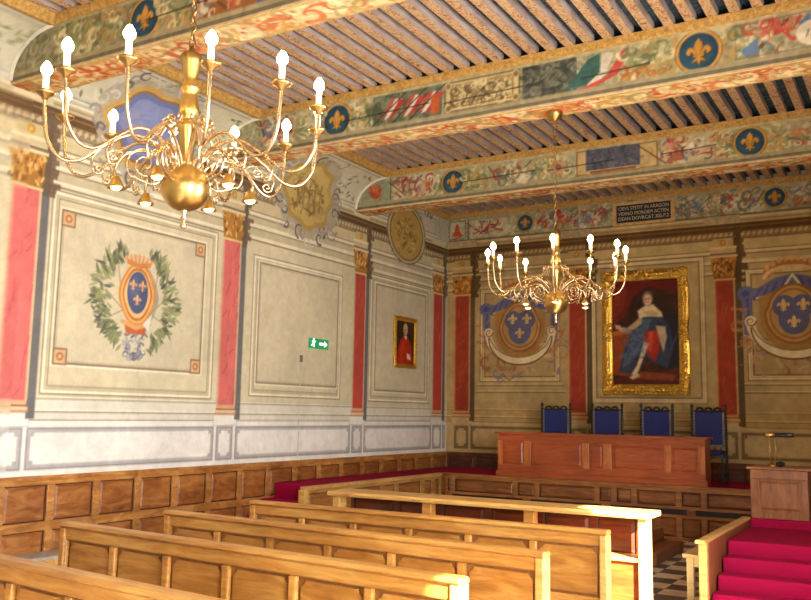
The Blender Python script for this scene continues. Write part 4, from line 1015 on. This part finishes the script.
# small portrait on the left wall (leans out slightly)
sp = thing('small_portrait','small gilt framed portrait of a figure in scarlet robes, hanging on the left wall','painting',(0.012,-1.60,2.94),-PI/2+0.0)
sp.rotation_euler = (0,0,PI/2)
SW,SH = 0.77,0.90
ornate_frame(SW,SH,0.085,0.05,0.008,0.03).build('gilt_frame',M['gilt'],sp,smooth=True)
a,b = SW/2-0.075,SH/2-0.075
cv = Canvas(-a,a,-b,b,0.01,(58,40,22)); cv.scatter(-a,a,-b,b,40,[(70,50,28),(46,32,20)],0.1,0.3,0.5,0)
cv.poly([(-0.3,-b),(-0.27,-0.16),(-0.16,0.05),(-0.03,0.12),(0.1,0.08),(0.2,-0.06),(0.27,-b)],(176,40,20),1,0.02); cv.poly([(-0.2,-b),(-0.18,-0.1),(-0.08,0.05),(-0.02,-0.1),(-0.06,-b)],(206,66,34),0.7,0.04); cv.poly([(0.05,-0.18),(0.16,-0.2),(0.2,-0.3),(0.06,-0.28)],(226,200,170),1,0.02); cv.poly([(-0.06,0.12),(0.06,0.12),(0.02,0.04)],(226,206,180),1,0.015)
face_oval(cv,-0.0,0.22,1.25,hair=(186,170,140)); cv.mottle(0.06,0.05)
cv.mesh('canvas',lambda U,V:(U,np.full_like(U,-0.018),V),M['oil'],sp)
# exit sign and small wall fixture
ex = thing('exit_sign','small green emergency exit sign with a white running figure and arrow on the left wall','sign',(0.003,-4.11,2.725),PI/2)
mb = MB(); mb.box(-0.235,0.235,-0.03,0.0,-0.075,0.075); mb.build('panel',M['green'],ex,bevel=0.006)
mb = MB(); mb.prism([(0.0,-0.02),(0.12,-0.02),(0.12,-0.05),(0.2,0.0),(0.12,0.05),(0.12,0.02),(0.0,0.02)],1,-0.033,-0.029)
mb.build('arrow',M['white'],ex)
mb = MB()
for pts,w in (([(-0.15,0.05),(-0.15,0.01)],0.016),([(-0.15,0.01),(-0.125,-0.02),(-0.14,-0.055)],0.011),([(-0.15,0.01),(-0.18,-0.03),(-0.205,-0.03)],0.011),([(-0.15,0.035),(-0.115,0.02),(-0.1,0.035)],0.009),([(-0.15,0.035),(-0.185,0.02)],0.009)):
    for p,q in zip(pts[:-1],pts[1:]):
        dx,dz = q[0]-p[0],q[1]-p[1]; l = math.hypot(dx,dz); nx,nz = -dz/l*w,dx/l*w
        mb.prism([(p[0]+nx,p[1]+nz),(p[0]-nx,p[1]-nz),(q[0]-nx,q[1]-nz),(q[0]+nx,q[1]+nz)],1,-0.0335,-0.029)
mb.prism([(-0.145+0.016*math.cos(t),0.062+0.016*math.sin(t)) for t in np.linspace(0,2*PI,13)[:-1]],1,-0.0335,-0.029)
mb.build('running_figure',M['white'],ex)
mb = MB(); mb.box(0.0,0.025,-4.54,-4.49,2.43,2.53); mb.box(0.025,0.032,-4.53,-4.50,2.45,2.49)
tag(mb.build('wall_switch',M['grey'],bevel=0.004),'tiny brown wall switch below left of the green sign','switch')

mb = MB(); mb.box(0.0,0.006,-4.519,-4.511,1.05,2.425)
tag(mb.build('wall_cable',M['cable']),'thin pale vertical cable running down the left wall from the switch','cable')

# ---------------------------------------------------------------- chandeliers
def spiral(c, r0, a0, turns, n=26, shrink=0.8, flip=1):
    return [(c[0]+r0*(1-shrink*i/n)*math.cos(a0+flip*2*PI*turns*i/n), c[1]+r0*(1-shrink*i/n)*math.sin(a0+flip*2*PI*turns*i/n)) for i in range(n+1)]
def smooth(pts, n=7):
    out = []
    P = [pts[0]]+list(pts)+[pts[-1]]
    for i in range(1,len(P)-2):
        for k in range(n):
            t = k/n; t2, t3 = t*t, t*t*t
            out.append(tuple(0.5*((2*P[i][d])+(-P[i-1][d]+P[i+1][d])*t+(2*P[i-1][d]-5*P[i][d]+4*P[i+1][d]-P[i+2][d])*t2+(-P[i-1][d]+3*P[i][d]-3*P[i+1][d]+P[i+2][d])*t3) for d in range(2)))
    out.append(tuple(pts[-1])); return out
def chandelier(label, loc, ztop, phase):
    c = thing('brass_chandelier',label,'chandelier',loc,phase,'brass chandeliers')
    mb = MB(); mb.lathe([(0.0,-0.225),(0.012,-0.22),(0.018,-0.205),(0.009,-0.185),(0.016,-0.165),(0.009,-0.145),(0.022,-0.125),(0.022,-0.112)],seg=14); mb.build('finial',M['silver'],c,smooth=True)
    mb = MB(); mb.lathe([(0.018,-0.126)]+[(0.128*math.cos(t),0.128*math.sin(t)) for t in np.linspace(-1.4,1.4,22)]+[(0.02,0.117)],seg=32); mb.build('ball',M['brass'],c,smooth=True)
    pr = [(0.03,0.11),(0.052,0.125),(0.04,0.145),(0.026,0.16),(0.028,0.18),(0.044,0.27),(0.056,0.325),(0.058,0.345),(0.036,0.36),(0.03,0.375),(0.046,0.39),(0.052,0.42),(0.042,0.49),(0.036,0.52),(0.05,0.535),(0.052,0.55),(0.03,0.565),(0.034,0.60),(0.052,0.69),(0.058,0.715),(0.05,0.735),(0.02,0.75),(0.012,0.78),(0.0,0.785)]
    mb = MB(); mb.lathe(pr,seg=36,flute=0.05,nfl=12); mb.build('stem',M['brass'],c,smooth=True)
    # chain up to the ceiling
    mb = MB(); z = 0.76; k = 0
    while z < ztop-0.1:
        pts = [(0.016*math.cos(t)*(1 if k%2 == 0 else 0.0),0.016*math.cos(t)*(0 if k%2 == 0 else 1.0),z+0.034+0.03*math.sin(t)) for t in np.linspace(0,2*PI,13)[:-1]]
        mb.tube(pts,0.0048,6,True); z += 0.05; k += 1
    mb.build('chain',M['brass_dull'],c,smooth=True)
    mb = MB(); mb.lathe([(0.0,ztop-0.11),(0.02,ztop-0.105),(0.035,ztop-0.08),(0.08,ztop-0.06),(0.085,ztop-0.01),(0.085,ztop),(0.0,ztop)],seg=20); mb.build('ceiling_cup',M['brass'],c,smooth=True)
    path = smooth([(0.05,0.10),(0.10,0.17),(0.19,0.235),(0.30,0.245),(0.42,0.17),(0.53,0.085),(0.62,0.085),(0.685,0.17),(0.705,0.29),(0.71,0.385)])
    top_curl = smooth([(0.19,0.24),(0.15,0.29),(0.12,0.34)])+spiral((0.105,0.345),0.028,0.0,1.4,18,0.8,1)
    low_curl = smooth([(0.42,0.17),(0.47,0.10),(0.46,0.045)])+spiral((0.435,0.05),0.03,-0.3,1.3,18,0.85,-1)
    protos = None
    for i in range(12):
        ang = 2*PI*i/12
        if protos is None:
            R3 = lambda pl:[(r,0.0,z) for r,z in pl]
            mb = MB(); mb.tube(R3(path),0.0092,8); mb.tube(R3(top_curl),0.0064,6); mb.tube(R3(low_curl),0.0062,6)
            arm = mb.build('arm',M['silver'],c,smooth=True)
            mb = MB(); mb.lathe([(0.0,0.375),(0.014,0.375),(0.018,0.388),(0.042,0.402),(0.05,0.414),(0.047,0.417),(0.02,0.408),(0.019,0.43),(0.0,0.43)],(0.71,0,0),16); pan = mb.build('drip_pan',M['brass_dull'],arm,smooth=True)
            mb = MB(); mb.lathe([(0.0,0.415),(0.0155,0.415),(0.0155,0.497),(0.010,0.502),(0.0,0.502)],(0.71,0,0),12); can = mb.build('candle',M['candle'],arm,smooth=True)
            mb = MB(); mb.lathe([(0.0,0.500),(0.014,0.504),(0.026,0.520),(0.028,0.536),(0.020,0.556),(0.008,0.573),(0.0,0.578)],(0.71,0,0),12); bul = mb.build('bulb',M['bulb'],arm,smooth=True)
            protos = (arm,pan,can,bul)
        else:
            a2 = protos[0].copy(); COL.objects.link(a2); a2.parent = c; a2.rotation_euler = (0,0,ang)
            for q in protos[1:]:
                q2 = q.copy(); COL.objects.link(q2); q2.parent = a2
    lp = smooth([(0.06,0.04),(0.12,0.13),(0.21,0.17),(0.31,0.14),(0.355,0.06),(0.345,0.01)])
    proto = None
    for i in range(6):
        ang = 2*PI*(i+0.5)/6
        if proto is None:
            mb = MB(); mb.tube([(r,0,z) for r,z in lp],0.007,8); mb.tube([(r,0,z) for r,z in smooth([(0.07,0.10),(0.10,0.04),(0.17,0.0),(0.26,0.03)])+spiral((0.205,0.10),0.10,-0.8,1.9,40,0.85,1)],0.0068,6); mb.tube([(r,0,z) for r,z in smooth([(0.31,0.14),(0.36,0.16),(0.40,0.13)])+spiral((0.375,0.125),0.028,0.3,1.3,16,0.8,-1)],0.005,6)
            arm = mb.build('lower_arm',M['silver'],c,smooth=True); arm.rotation_euler = (0,0,ang)
            mb = MB(); mb.lathe([(0.0,0.022),(0.016,0.02),(0.022,0.0),(0.042,-0.03),(0.046,-0.042),(0.043,-0.042),(0.034,-0.022),(0.0,-0.015)],(0.345,0,0),16); cup = mb.build('lamp_cup',M['brass'],arm,smooth=True)
            mb = MB(); mb.blob((0.345,0,-0.036),(0.028,0.028,0.016)); sb_ = mb.build('spot_bulb',M['spot'],arm,smooth=True)
            proto = (arm,cup,sb_)
        else:
            a2 = proto[0].copy(); COL.objects.link(a2); a2.parent = c; a2.rotation_euler = (0,0,ang)
            for q in proto[1:]:
                q2 = q.copy(); COL.objects.link(q2); q2.parent = a2
    return c
CH1 = (4.48,-11.37,2.88); CH2 = (4.53,-6.12,2.89)
chandelier('large brass chandelier with lit bulbs, nearest the viewer, before the left wall',CH1,ZJ-CH1[2],0.39)
chandelier('smaller looking brass chandelier hanging in front of the end wall, beside the gilt framed portrait',CH2,ZB0-0.035-CH2[2],0.33)

# ---------------------------------------------------------------- lights
def lamp(kind, name, loc, energy, color, **k):
    l = bpy.data.lights.new(name,kind); l.energy = energy; l.color = color
    for a,b in k.items(): setattr(l,a,b)
    o = bpy.data.objects.new(name,l); COL.objects.link(o); o.location = loc; return o
for i,(a,b,c,d) in enumerate(WINS):
    o = lamp('AREA','window_light',(XR+0.25,(a+b)/2,(c+d)/2),[220,440,430][i],(0.92,0.96,1.0),shape='RECTANGLE',size=d-c,size_y=b-a)  # includes a lamp for the opening added behind the view
    o.rotation_euler = (0,PI/2,0)
for p,e in ((CH1,8),(CH2,8)):
    lamp('POINT','candle_light',(p[0],p[1],p[2]+0.66),e,(1.0,0.72,0.40),shadow_soft_size=0.5)
el = math.radians(30); d = Vector((-0.8*math.cos(el),0.6*math.cos(el),-math.sin(el)))
s = lamp('SUN','sun',(12,-16,8),70,(1.0,0.95,0.84),angle=0.01); s.rotation_euler = d.to_track_quat('-Z','Y').to_euler()
w = bpy.data.worlds.new('sky'); SC.world = w; w.use_nodes = True
bg = w.node_tree.nodes['Background']; bg.inputs['Color'].default_value = (0.75,0.85,1.0,1); bg.inputs['Strength'].default_value = 1.2

# ---------------------------------------------------------------- camera
cam = bpy.data.cameras.new('camera'); co = bpy.data.objects.new('camera',cam); COL.objects.link(co)
yaw,pit,rol = math.radians(-30.81723915),math.radians(7.39853621),math.radians(0.98719039)
f = Vector((math.sin(yaw)*math.cos(pit),math.cos(yaw)*math.cos(pit),math.sin(pit)))
r0 = Vector((math.cos(yaw),-math.sin(yaw),0)); u0 = r0.cross(f)
r = r0*math.cos(rol)+u0*math.sin(rol); u = -r0*math.sin(rol)+u0*math.cos(rol)
mw = Matrix(((r.x,u.x,-f.x,7.7871),(r.y,u.y,-f.y,-14.6248),(r.z,u.z,-f.z,1.72),(0,0,0,1)))
co.matrix_world = mw
cam.sensor_fit = 'HORIZONTAL'; cam.sensor_width = 36.0; cam.lens = 872.4046/811*36.0; cam.clip_start = 0.02
SC.camera = co
SC.view_settings.view_transform = 'Standard'; SC.view_settings.look = 'None'; SC.view_settings.exposure = 0.0
